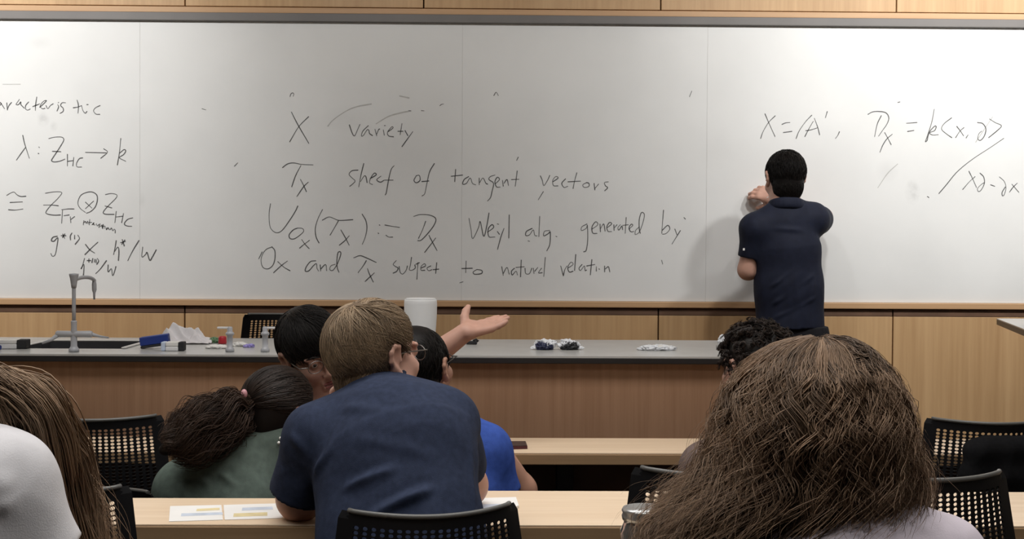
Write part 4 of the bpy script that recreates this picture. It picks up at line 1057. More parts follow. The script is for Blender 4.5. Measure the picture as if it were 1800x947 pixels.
def envelope_hair(prof, yc, dep, n, rng, S=30, r=0.0009, locks=160, curl=0.012, cfreq=30, tint=(0.0, 1.0), layer=(0.72, 1.03), front=0.6, start=0.5, jitter=0.010, lean=None, frizz=0.0, tight=0.03, part=0.0):
    """long hair hanging over a silhouette: prof rows are (z, x left, x right) from the crown downwards; dep(z) is the half depth"""
    prof = np.array(prof, float); zt, zb = prof[0, 0], prof[-1, 0]
    def X(z): 
        return np.interp(-z, -prof[:, 0], (prof[:, 1]+prof[:, 2])/2), np.interp(-z, -prof[:, 0], (prof[:, 2]-prof[:, 1])/2)
    # locks spread over the back and sides, face side left open
    lphi = -math.pi/2+(rng.rand(locks)*2-1)*(math.pi-front)
    ls = layer[0]+(layer[1]-layer[0])*rng.rand(locks)**0.6
    l0 = rng.rand(locks)**1.5*start; lt = rng.rand(locks); lph = 2.6*np.sin(2.3*lphi)+1.4*np.sin(5.1*lphi+1)+rng.rand(locks)*2.2; lf = cfreq*(0.9+0.2*rng.rand(locks)); lc = curl*(0.6+0.6*rng.rand(locks)); sg = np.where(rng.rand(locks) < 0.5, -1.0, 1.0)
    le = 0.72+0.28*rng.rand(locks)
    k = rng.randint(0, locks, n)
    t = np.linspace(0, 1, S)[None]
    phi = lphi[k]+rng.normal(size=n)*tight; s = ls[k]+rng.normal(size=n)*tight*0.5
    t0 = np.clip(l0[k]+rng.normal(size=n)*0.02, 0, 0.9)
    tt = t0[:, None]+(np.minimum(1, le[k]*(0.9+0.2*rng.rand(n)))[:, None]-t0[:, None])*t
    tt = np.maximum(tt, t0[:, None])
    # even arc-length near the crown: z from an eased parameter
    z = zt-(zt-zb)*tt**1.25
    xc, hw = X(z); d = dep(z)
    tw = part*np.sin(lph[k])[:, None]*tt
    ph = phi[:, None]+tw
    ca, sa = np.cos(ph), np.sin(ph)
    amp = lc[k][:, None]*np.clip((tt-0.04)*4.0, 0, 1)
    th = lph[k][:, None]+lf[k][:, None]*(tt-t0[:, None])+rng.normal(size=n)[:, None]*0.16
    o1 = amp*0.7*np.cos(th*0.83+5*lt[k][:, None]); o2 = amp*np.sin(th)
    jit = rng.normal(size=(n, 3))*jitter
    fr = rng.normal(size=(n, 1, 3))*frizz*(t[..., None]**1.5)
    P = np.stack([xc+(hw*s[:, None]+o1*0.7)*ca-o2*sa, yc+(d*s[:, None]+o1*0.7)*sa+o2*ca, z+o1*0.5], -1)
    P = P+jit[:, None, :]*np.minimum(1, 0.3+tt)[..., None]+fr
    if lean is not None: P = P+lean(P)
    tn = np.clip(tint[0]+(tint[1]-tint[0])*(0.8*lt[k]+0.2*rng.rand(n)), 0, 1)
    return strands(P, r*(1-0.7*t**2)*(0.55+0.9*rng.rand(n))[:, None], tn)

def torso_shirt(S, spine, rad, shL, shR, shr, fwd, fl=0.66, neck=None, k=0.05, hem=None):
    for i in range(len(spine)-1):
        S.cone(spine[i], spine[i+1], rad[i], rad[i+1], k, flat=nrm(fwd), fl=fl)
    c = (np.asarray(shL)+np.asarray(shR))/2
    if neck is not None:
        S.cone(shL, neck, shr*0.95, shr*0.78, 0.05); S.cone(shR, neck, shr*0.95, shr*0.78, 0.05)
    S.cone(shL, spine[-1], shr, shr*1.15, 0.05); S.cone(shR, spine[-1], shr, shr*1.15, 0.05)
    return S
def sleeve(S, a, b, ra, rb, k=0.025):
    a = np.asarray(a, float); b = np.asarray(b, float); n = nrm(b-a)
    return S.cone(a, b+n*rb*0.6, ra, rb, k, cut=(b, n))
def collar(root, head, base, axis, r, m, th=0.008, name='collar', sq=0.85):
    ax_ = nrm(axis); u = nrm(np.cross(ax_, [0, 1, 0.01])); v = np.cross(ax_, u)
    ring = [np.asarray(base)+u*r*math.cos(a)+v*r*sq*math.sin(a) for a in np.linspace(0, 2*math.pi, 33)]
    return MB().tube(ring, th, 8, cap=False).build(name, m, root)
P_ = at

# ================================================================== the lecturer at the board
def lecturer():
    Y = 5.12
    root = thing('person', 'black-haired person in a dark navy polo shirt standing writing on the whiteboard', 'person', tuple(np.array([P_(1388, 590, Y)[0], Y, 0])))
    R = rotm(0.16, -0.06, 0.03); hd = Head(P_(1379, 316, Y+0.02), R, 0.93)
    nb = P_(1381, 362, Y)
    shL, shR = P_(1328, 402, Y-0.01), P_(1427, 384, Y+0.02)
    elL, wrL = P_(1315, 474, Y+0.02), P_(1338, 455, Y+0.23)
    elR, wrR = P_(1446, 382, Y+0.20), P_(1364, 349, Y+0.25)
    B = Solid(); hd.build(B); hd.neck(B, nb, 0.054)
    B.chain([nb, P_(1383, 440, Y), P_(1386, 560, Y)], [0.050, 0.058, 0.058], 0.04).cone(shL, shR, 0.04, 0.04, 0.04)
    B.chain([shL, elL, wrL], [0.045, 0.040, 0.026], 0.02); B.chain([shR, elR, wrR], [0.045, 0.039, 0.026], 0.02)
    hand(B, wrR, wrR-elR+np.array([-0.05, 0.03, 0.02]), (0.25, 0.8, -0.4), True, 0.92, (0.5, 0.55, 0.7, 0.8), 0.06, (0.5, 0.9))
    hand(B, wrL, (0.35, 0.6, 0.5), (0.7, -0.5, 0.2), False, 0.92, (0.5, 0.5, 0.5, 0.5))
    add_mesh('body', B, M['skin'], root, 0.0035, 2)
    S = Solid(); f = (0.0, 1, 0)
    sp = [P_(1389, 582, Y), P_(1387, 505, Y), P_(1383, 435, Y), P_(1380, 398, Y)]
    torso_shirt(S, sp, [0.140, 0.134, 0.130, 0.095], shL, shR, 0.052, f, 0.74, P_(1381, 361, Y), 0.04)
    sleeve(S, shL, P_(1318, 452, Y+0.01), 0.058, 0.047); sleeve(S, shR+[0.004, 0, -0.008], P_(1442, 386, Y+0.17), 0.066, 0.056)
    S.cut(P_(1388, 576, Y), (0.02, 0, -1))
    q = lambda x, y: P_(x, y, Y-0.09)
    folds = [(q(1345, 545), q(1435, 480), 0.010, 0.009), (q(1335, 520), q(1400, 470), 0.009, 0.007), (q(1360, 560), q(1440, 520), 0.009, 0.008), (q(1350, 400), q(1420, 405), 0.012, 0.006), (q(1440, 440), q(1430, 520), 0.009, 0.006), (q(1340, 420), q(1345, 500), 0.009, 0.006)]
    add_mesh('polo_shirt', S, M['polo'], root, 0.0045, 2, wrinkle(0.0035, 11, (1, 1, 0.5), 2, folds))
    C = Solid(); ring = [P_(1381, 363, Y)+[0.060*math.cos(a), 0.056*math.sin(a)-0.004, -0.012*math.sin(a)+0.004] for a in np.linspace(0, 2*math.pi, 25)]
    for a, b in zip(ring[:-1], ring[1:]): C.cone(a-[0, 0, 0.012], b-[0, 0, 0.012], 0.012, 0.012, 0.012).cone(a, b, 0.010, 0.010, 0.012).cone(a+[0, 0, 0.012], b+[0, 0, 0.012], 0.007, 0.007, 0.012)
    add_mesh('collar', C, M['polo'], root, 0.004, 1)
    MB().box(P_(1306, 440, Y-0.052), P_(1309, 436, Y-0.050)).build('sleeve_mark', M['paper'], root)
    T = Solid(); pv = P_(1389, 598, Y)
    T.cone(pv-[0.055, 0, 0], pv+[0.055, 0, 0], 0.105, 0.105, 0.04, flat=(0, 1, 0), fl=0.85).cone(pv-[0.06, 0, -0.07], pv+[0.06, 0, 0.07], 0.085, 0.085, 0.04)
    for x in (-1, 1):
        hip = pv+[x*0.075, 0, -0.03]; kn = np.array([pv[0]+x*0.09, Y-0.01, 0.48]); an = np.array([pv[0]+x*0.10, Y-0.03, 0.09])
        T.chain([hip, kn, an], [0.085, 0.060, 0.048], 0.03)
        s2 = Solid(); a = np.array([an[0], an[1], 0.045]); s2.cone(a+[0, -0.03, 0], a+[x*0.02, 0.13, -0.005], 0.042, 0.036, 0.02).cone(a, an, 0.04, 0.042, 0.02).cut((0, 0, 0.003), (0, 0, -1))
        add_mesh('shoe', s2, M['shoe'], root, 0.008, 2)
    T.cut((0, 0, pv[2]+0.06), (0, 0, 1))
    add_mesh('trousers', T, M['trousers'], root, 0.007, 2)
    rng = np.random.RandomState(1)
    g = [cap(hd, [((0, -0.014, 0.036), (0.081, 0.101, 0.091)), ((0, -0.045, -0.02), (0.066, 0.060, 0.07)), ((0, -0.050, -0.075), (0.048, 0.036, 0.036))], [((0, 0.062, 0.04), (0, 1, -0.35)), ((0, -0.03, -0.112), (0, 0.25, -1))], 0.1)]
    g.append(scalp(hd, 2600, rng, 0.03, lambda p: np.stack([p[:, 0]*2, -0.3+0*p[:, 0], -1+0*p[:, 0]], 1), lambda p: (p[:, 2] > -0.055) & (p[:, 1] < 0.07+0.3*(p[:, 2]-0.04)), r=(0.081, 0.101, 0.091), c=(0, -0.014, 0.036), S=6, lift=0.12, rad=0.0013, tint=(0.1, 0.9)))
    g.append(scalp(hd, 1500, rng, 0.022, lambda p: np.stack([0*p[:, 0], -0.2+0*p[:, 0], -1+0*p[:, 0]], 1), lambda p: (p[:, 2] < 0.0) & (p[:, 2] > -0.085) & (p[:, 1] < -0.005), c=(0, -0.042, -0.028), r=(0.064, 0.060, 0.075), S=6, lift=0.10, rad=0.0012, tint=(0.1, 0.9)))
    hair_obj('hair', g, M['h_black'], root)
    hd.face_parts(root)
    # marker held at the board
    tip = P_(1340, 347, WY-0.004); bk = wrR+np.array([-0.035, -0.01, 0.0])
    mk = thing('marker', 'marker held against the whiteboard in the lecturer\'s raised hand', 'marker', tuple(tip))
    MB().tube([bk, tri_mix(bk, tip, 0.85)], [0.008, 0.008], 10).build('barrel', M['labwhite'], mk)
    MB().tube([tri_mix(bk, tip, 0.86), tip], [0.005, 0.002], 8).build('tip', M['felt'], mk)
lecturer()

# ================================================================== man in the navy T-shirt
def navy_man():
    root = thing('person', 'sandy-haired person in a navy T-shirt and glasses, seated with back to view', 'person', tuple(np.array([P_(705, 930, 2.48)[0], 2.46, 0])))
    R = rotm(-0.84, 0.06, -0.02); hd = Head(P_(658, 628, 2.74), R, 0.98)
    nb = P_(674, 690, 2.73)
    shL, shR = P_(560, 770, 2.62), P_(780, 742, 2.64)
    elL = np.array([*P_(527, 893, 2.68)[:2], TZ+0.045]); wrL = P_(592, 745, 2.83)
    elR = np.array([P_(820, 880, 2.82)[0], 2.80, TZ+0.05]); wrR = np.array([P_(745, 880, 2.88)[0], 2.86, TZ+0.035])
    B = Solid(); hd.build(B); hd.neck(B, nb, 0.051)
    B.chain([nb, P_(690, 800, 2.60), P_(705, 950, 2.50)], [0.052, 0.058, 0.058], 0.04).cone(shL, shR, 0.045, 0.045, 0.04)
    B.chain([shL, elL, wrL], [0.052, 0.047, 0.029], 0.02); B.chain([shR, elR, wrR], [0.052, 0.045, 0.029], 0.02)
    hand(B, wrL, P_(604, 672, 2.83)-wrL, (0.55, -0.35, 0.2), False, 0.95, (0.6, 0.6, 0.6, 0.6), 0.05)
    hand(B, wrR, (-1, 0.25, -0.05), (0, 0, -1), True, 0.95, (0.15, 0.15, 0.15, 0.15))
    add_mesh('body', B, M['skin'], root, 0.0032, 2)
    S = Solid()
    sp = [P_(716, 1075, 2.44), P_(704, 940, 2.49), P_(692, 800, 2.57), P_(674, 745, 2.645)]
    f = np.array([0.08, 0.93, -0.36])
    torso_shirt(S, sp, [0.165, 0.158, 0.160, 0.105], shL, shR, 0.060, f, 0.66, P_(674, 702, 2.72), 0.05)
    sleeve(S, shL, P_(527, 868, 2.66), 0.068, 0.064); sleeve(S, shR, tri_mix(shR, elR, 0.72), 0.066, 0.060)
    q = lambda x, y, Y=2.44: P_(x, y, Y)
    folds = [(q(655, 905, 2.40), q(775, 848, 2.42), 0.012, 0.022), (q(560, 842), q(640, 800), 0.010, 0.014), (q(575, 865), q(690, 825), 0.011, 0.014), (q(545, 835, 2.52), q(585, 790, 2.5), 0.010, 0.010),
             (q(560, 700, 2.56), q(700, 735, 2.5), 0.014, 0.006), (q(640, 690, 2.6), q(800, 730, 2.55), 0.012, 0.006), (q(505, 760, 2.56), q(548, 800, 2.55), 0.012, 0.008), (q(500, 830, 2.6), q(552, 812, 2.57), 0.010, 0.008),
             (q(820, 760, 2.55), q(835, 900, 2.45), 0.010, 0.006), (q(560, 905, 2.42), q(640, 880, 2.40), 0.010, 0.007), (q(600, 930, 2.38), q(760, 905, 2.38), 0.012, 0.007), (q(620, 770, 2.48), q(760, 800, 2.46), 0.014, 0.005)]
    add_mesh('t_shirt', S, M['navy_tee'], root, 0.0042, 2, wrinkle(0.0042, 8.0, (1, 1, 0.7), 5, folds))
    collar(root, hd, P_(672, 682, 2.718), hd.w(0, -0.02, -0.03)-nb, 0.056, M['navy_tee'], 0.009)
    legs(root, (sp[0][0], 2.44, 0.53), (0, 1, 0), m='jeans')
    rng = np.random.RandomState(2)
    cp = [((0, -0.014, 0.038), (0.083, 0.102, 0.092)), ((0, -0.034, -0.03), (0.068, 0.062, 0.075)), ((0, -0.030, -0.080), (0.060, 0.048, 0.048))]
    g = [cap(hd, cp, [((0, 0.050, 0.05), (0, 1, -0.35)), ((0, -0.03, -0.120), (0, 0.25, -1))], 0.1)]
    crown = np.array([0.0, -0.05, 0.115])
    def flow(p):
        d = p-crown; sw = np.stack([-d[:, 1], d[:, 0], 0*d[:, 0]], 1)
        v = d/(np.linalg.norm(d, axis=1, keepdims=True)+0.02)+0.30*sw/(np.linalg.norm(sw, axis=1, keepdims=True)+1e-6)
        v[:, 2] -= 0.5; return v
    reg = lambda p: ((p[:, 2] > 0.005) | (p[:, 1] < -0.005)) & (p[:, 2] > -0.075) & (p[:, 1] < 0.040+0.40*(p[:, 2]-0.05))
    g.append(scalp(hd, 7500, rng, lambda p: (0.030+0.055*np.clip((p[:, 2]+0.03)/0.12, 0, 1))*np.clip(1-(p[:, 1]+0.03)/0.09, 0.22, 1), flow, reg, c=(0, -0.014, 0.034), r=(0.083, 0.103, 0.092), S=10, lift=0.17, rad=0.0013, jit=0.35, tint=(0.0, 1.0), clump=38))
    g.append(scalp(hd, 2600, rng, 0.045, lambda p: np.stack([0*p[:, 0], -0.5+0*p[:, 0], -1+0*p[:, 0]], 1), lambda p: (p[:, 2] < 0.02) & (p[:, 2] > -0.085) & (p[:, 1] < 0.02), c=(0, -0.032, -0.030), r=(0.069, 0.064, 0.092), S=8, lift=0.08, rad=0.0012, jit=0.3, tint=(0.0, 0.6), clump=25))
    hair_obj('hair', g, M['h_sandy'], root)
    hd.face_parts(root); hd.glasses(root, M['wire'])
navy_man()

# ================================================================== dark-haired man turned round, arm stretched out
def turned_man():
    Y = 3.43
    root = thing('person', 'black-haired person in glasses turned round to face the room, one arm stretched out', 'person', tuple(np.array([P_(590, 850, Y)[0], Y, 0])))
    R = rotm(math.pi+0.50, -0.20, 0.36); hd = Head(P_(551, 620, Y), R, 0.98)
    nb = P_(585, 722, Y+0.02)
    shR, shL = P_(528, 775, Y+0.03), P_(634, 764, Y+0.05)
    elL = P_(702, 668, 3.66); wrL = P_(818, 584, 3.64)
    elR, wrR = P_(522, 880, Y+0.0), P_(570, 870, Y-0.16)
    B = Solid(); hd.build(B); hd.neck(B, nb, 0.055)
    B.chain([nb, P_(590, 800, Y), P_(595, 900, Y)], [0.052, 0.058, 0.058], 0.04).cone(shL, shR, 0.045, 0.045, 0.04)
    B.chain([shL, elL, tri_mix(elL, wrL, 0.35), wrL], [0.048, 0.040, 0.040, 0.027], 0.02); B.chain([shR, elR, wrR], [0.048, 0.040, 0.028], 0.02)
    hand(B, wrL, (0.115, 0.085, 0.030), (-0.30, -0.50, 0.85), False, 1.0, (0.02, 0.05, 0.08, 0.10), 0.03, (0.85, 0.75))
    hand(B, wrR, (0.7, -0.6, 0.1), (0, 0, -1), True, 0.95, (0.3, 0.3, 0.3, 0.3))
    add_mesh('body', B, M['skin'], root, 0.0032, 2)
    S = Solid(); sp = [P_(600, 1010, Y-0.02), P_(596, 900, Y), P_(590, 820, Y+0.01), P_(585, 765, Y+0.02)]
    torso_shirt(S, sp, [0.125, 0.12, 0.12, 0.09], shL, shR, 0.048, (0.3, -0.95, 0), 0.66, P_(585, 735, Y+0.02))
    sleeve(S, shL, tri_mix(shL, elL, 0.6), 0.056, 0.054); sleeve(S, shR, tri_mix(shR, elR, 0.7), 0.054, 0.052)
    add_mesh('t_shirt', S, M['grey_tee'], root, 0.005, 2, wrinkle(0.004, 9, (1, 1, 0.6), 8))
    collar(root, hd, P_(584, 724, Y+0.015), hd.w(0, 0, 0)-nb, 0.066, M['grey_tee'], 0.008)
    legs(root, (sp[0][0], Y-0.0, 0.46), (0.8, -0.6, 0), m='jeans', thigh=0.38)
    rng = np.random.RandomState(3)
    cp = [((0, -0.014, 0.040), (0.086, 0.106, 0.094)), ((0, -0.045, -0.02), (0.074, 0.066, 0.07))]
    g = [cap(hd, cp, [((0, 0.088, 0.030), (0, 1, -0.55)), ((0, -0.03, -0.085), (0, 0.25, -1)), ((0, 0.030, 0.0), (0, 1, -0.6))], 0.1)]
    crown = np.array([0.0, -0.04, 0.125])
    def flow(p):
        d = p-crown; v = d/(np.linalg.norm(d, axis=1, keepdims=True)+1e-6); v[:, 2] -= 0.5; v[:, 0] -= 0.25; return v
    g.append(scalp(hd, 4200, rng, lambda p: 0.028+0.045*np.clip((p[:, 2]+0.02)/0.1, 0, 1), flow, lambda p: ((p[:, 2] > 0.04) | (p[:, 1] < 0.0)) & (p[:, 2] > -0.07), c=(0, -0.012, 0.036), r=(0.085, 0.105, 0.094), S=10, lift=0.12, rad=0.0015, jit=0.25, tint=(0.0, 1.0), clump=30))
    hair_obj('hair', g, M['h_black'], root)
    hd.face_parts(root); hd.glasses(root, M['wire'])
turned_man()
stool('low black stool under the person who has turned round to the room', P_(600, 1010, 3.43)[0], 3.42, 0.33)

# ================================================================== man in the royal blue T-shirt
def blue_man():
    Y = 3.36
    root = thing('person', 'black-haired person in a royal blue T-shirt seated behind the navy T-shirt', 'person', tuple(np.array([P_(790, 900, Y)[0], Y, 0])))
    R = rotm(-0.42, 0.22, -0.10); hd = Head(P_(737, 652, 3.42), R, 1.0)
    nb = P_(752, 725, 3.38)
    shL, shR = P_(708, 798, Y-0.02), P_(854, 790, Y)
    elR = P_(914, 862, Y+0.06); wrR = np.array([P_(860, 780, 3.66)[0], 3.66, TZ+0.035])
    elL = P_(690, 880, Y+0.04); wrL = np.array([P_(700, 780, 3.66)[0], 3.66, TZ+0.035])
    B = Solid(); hd.build(B); hd.neck(B, nb, 0.056)
    B.chain([nb, P_(780, 820, Y), P_(790, 930, Y)], [0.052, 0.058, 0.058], 0.04).cone(shL, shR, 0.045, 0.045, 0.04)
    B.chain([shR, elR, wrR], [0.050, 0.044, 0.028], 0.02); B.chain([shL, elL, wrL], [0.050, 0.044, 0.028], 0.02)
    hand(B, wrR, (-0.8, 0.4, 0), (0, 0, -1), True, 0.95, (0.1, 0.1, 0.1, 0.1)); hand(B, wrL, (0.6, 0.5, 0), (0, 0, -1), False, 0.95, (0.1, 0.1, 0.1, 0.1))
    add_mesh('body', B, M['skin_tan'], root, 0.0035, 2)
    S = Solid(); sp = [P_(796, 1010, Y-0.05), P_(792, 920, Y-0.03), P_(788, 840, Y), P_(776, 775, Y)]
    torso_shirt(S, sp, [0.150, 0.145, 0.145, 0.100], shL, shR, 0.056, (0.05, 0.95, -0.3), 0.68, P_(756, 745, 3.38))
    sleeve(S, shR, P_(880, 866, Y+0.02), 0.062, 0.058); sleeve(S, shL, tri_mix(shL, elL, 0.72), 0.066, 0.062)
    q = lambda x, y, Y=3.24: P_(x, y, Y)
    folds = [(q(868, 775), q(886, 868), 0.009, 0.009), (q(845, 745, 3.3), q(885, 785, 3.27), 0.012, 0.005), (q(845, 850), q(875, 800), 0.010, 0.006)]
    add_mesh('t_shirt', S, M['royal_tee'], root, 0.0045, 2, wrinkle(0.004, 9, (1, 1, 0.6), 11, folds))
    collar(root, hd, P_(754, 733, 3.375), hd.w(0, -0.02, -0.03)-nb, 0.064, M['royal_tee'], 0.008)
    legs(root, (sp[0][0], Y-0.05, 0.46), (0, 1, 0), m='jeans', thigh=0.40)
    rng = np.random.RandomState(5)
    cp = [((0, -0.014, 0.038), (0.082, 0.103, 0.091)), ((0, -0.046, -0.025), (0.072, 0.064, 0.08))]
    g = [cap(hd, cp, [((0, 0.070, 0.05), (0, 1, -0.45)), ((0, -0.03, -0.09), (0, 0.25, -1))], 0.1)]
    g.append(scalp(hd, 2800, rng, 0.035, lambda p: np.stack([p[:, 0], -0.3+0*p[:, 0], -1+0*p[:, 0]], 1), lambda p: ((p[:, 2] > 0.02) | (p[:, 1] < -0.01)) & (p[:, 2] > -0.07) & (p[:, 1] < 0.07+0.45*(p[:, 2]-0.05)), r=(0.082, 0.102, 0.091), S=7, lift=0.10, rad=0.0014, tint=(0.0, 0.9)))
    hair_obj('hair', g, M['h_black'], root)
    hd.face_parts(root); hd.glasses(root, M['blackframe'])
blue_man()
stool('low black stool under the person in the royal blue T-shirt', P_(796, 1010, 3.3)[0], 3.32, 0.35)

# ================================================================== person in sage green with the big ponytail
def green_girl():
    Y = 3.22
    root = thing('person', 'person in a sage green T-shirt with a big bushy dark ponytail, leaning to the right', 'person', tuple(np.array([P_(390, 900, Y)[0], Y, 0])))
    R = rotm(-0.75, -0.18, 0.10); hd = Head(P_(490, 727, Y+0.04), R, 0.98)
    nb = P_(484, 775, Y+0.05)
    shL, shR = P_(318, 858, Y-0.04), P_(508, 818, Y+0.03)
    elL, wrL = P_(285, 960, Y+0.05), np.array([P_(380, 800, 3.62)[0], 3.62, TZ+0.035])
    elR, wrR = P_(515, 900, 3.34), np.array([P_(500, 790, 3.66)[0], 3.66, TZ+0.035])
    B = Solid(); hd.build(B); hd.neck(B, nb, 0.045)
    B.chain([nb, P_(410, 850, Y), P_(385, 960, Y-0.03)], [0.048, 0.050, 0.050], 0.04).cone(shL, shR, 0.04, 0.04, 0.04)
    B.chain([shL, elL, wrL], [0.045, 0.038, 0.025], 0.02); B.chain([shR, elR, wrR], [0.045, 0.038, 0.025], 0.02)
    hand(B, wrL, (0.6, 0.6, 0), (0, 0, -1), False, 0.88); hand(B, wrR, (-0.6, 0.6, 0), (0, 0, -1), True, 0.88)
    add_mesh('body', B, M['skin_brown'], root, 0.0038, 2)
    S = Solid(); sp = [P_(372, 1040, Y-0.06), P_(378, 950, Y-0.05), P_(392, 880, Y-0.03), P_(430, 822, Y)]
    torso_shirt(S, sp, [0.148, 0.142, 0.142, 0.095], shL, shR, 0.055, (0.45, 0.88, -0.2), 0.72, P_(476, 770, Y)); S.cone(P_(440, 812, Y), P_(492, 794, Y+0.02), 0.055, 0.052, 0.04)
    sleeve(S, shL, P_(287, 930, Y+0.02), 0.060, 0.058); sleeve(S, shR, tri_mix(shR, elR, 0.7), 0.06, 0.056)
    q = lambda x, y, Y=3.10: P_(x, y, Y)
    folds = [(q(345, 835), q(400, 880), 0.010, 0.008), (q(370, 815), q(430, 870), 0.010, 0.008), (q(300, 830), q(330, 880), 0.010, 0.006), (q(440, 800), q(490, 860), 0.012, 0.006), (q(460, 780), q(485, 800), 0.01, 0.006)]
    add_mesh('t_shirt', S, M['green_tee'], root, 0.0045, 2, wrinkle(0.004, 9, (1, 1, 0.7), 14, folds))
    collar(root, hd, P_(482, 768, Y+0.04), hd.w(0, -0.02, -0.03)-nb, 0.056, M['green_tee'], 0.008)
    legs(root, (sp[0][0], Y-0.08, 0.44), (0.2, 1, 0), m='jeans', thigh=0.38)
    rng = np.random.RandomState(6)
    cp = [((0, -0.014, 0.036), (0.082, 0.102, 0.090)), ((0, -0.046, -0.015), (0.070, 0.060, 0.07)), ((0, -0.035, -0.065), (0.056, 0.045, 0.045))]
    g = [cap(hd, cp, [((0, 0.066, 0.05), (0, 1, -0.40)), ((0, -0.03, -0.115), (0, 0.25, -1))], 0.0)]
    tie = P_(437, 709, Y-0.03); tl = hd.R.T@(tie-hd.c)/hd.s
    def flow(p): d = tl-p; return d/(np.linalg.norm(d, axis=1, keepdims=True)+1e-6)
    g.append(scalp(hd, 3000, rng, 0.08, flow, lambda p: ((p[:, 2] > 0.02) | (p[:, 1] < 0.0)) & (p[:, 2] > -0.06) & (p[:, 1] < 0.06+0.4*(p[:, 2]-0.05)), r=(0.081, 0.101, 0.0895), c=(0, -0.014, 0.036), S=9, lift=0.012, rad=0.0013, jit=0.05, tint=(0.0, 0.35)))
    cl = [tie, P_(405, 722, Y-0.07), P_(365, 748, Y-0.12), P_(325, 772, Y-0.15), P_(290, 790, Y-0.16)]
    V, Q, t_ = bundle(cl, [0.020, 0.046, 0.058, 0.056, 0.030], 2600, rng, 26, 0.0010, 0.012, 16, (0.15, 1.0), 60, 0.5); g.append((V, Q, t_))
    V, Q, t_ = bundle([tie, P_(415, 745, Y-0.08), P_(400, 772, Y-0.1)], [0.015, 0.03, 0.022], 500, rng, 16, 0.0010, 0.012, 9, (0.1, 0.9), 16, 0.5); g.append((V, Q, t_))
    V, Q, t_ = bundle([tie, P_(405, 703, Y-0.06), P_(378, 715, Y-0.09)], [0.014, 0.022, 0.020], 350, rng, 16, 0.0010, 0.012, 9, (0.2, 0.9), 10, 0.5); g.append((V, Q, t_))
    cs = Solid(); cs.chain(cl, [0.018, 0.034, 0.042, 0.038, 0.016], 0.02); V, Q = cs.mesh('core', 0.006, 2); g.append((V, Q, np.full(len(V), 0.0)))
    hair_obj('hair', g, M['h_dark'], root)
    MB().ball(P_(429, 692, Y-0.075), (0.0085, 0.0085, 0.012), 14).build('hair_bobble', M['pink'], root)
    for k, (x, y) in enumerate(((488, 772), (493, 770), (495, 776), (490, 778))):
        MB().ball(P_(x, y, Y-0.045-0.004*k), 0.0042, 10).build('bead', M['bead'], root)
    hd.face_parts(root)
M['pink'] = pmat('pink_bobble', (0.55, 0.27, 0.30), 0.4, var=0.05)
M['bead'] = pmat('white_bead', (0.80, 0.78, 0.74), 0.3)
green_girl()
stool('low black stool under the person with the big bushy ponytail', P_(372, 1040, 3.14)[0], 3.14, 0.33)

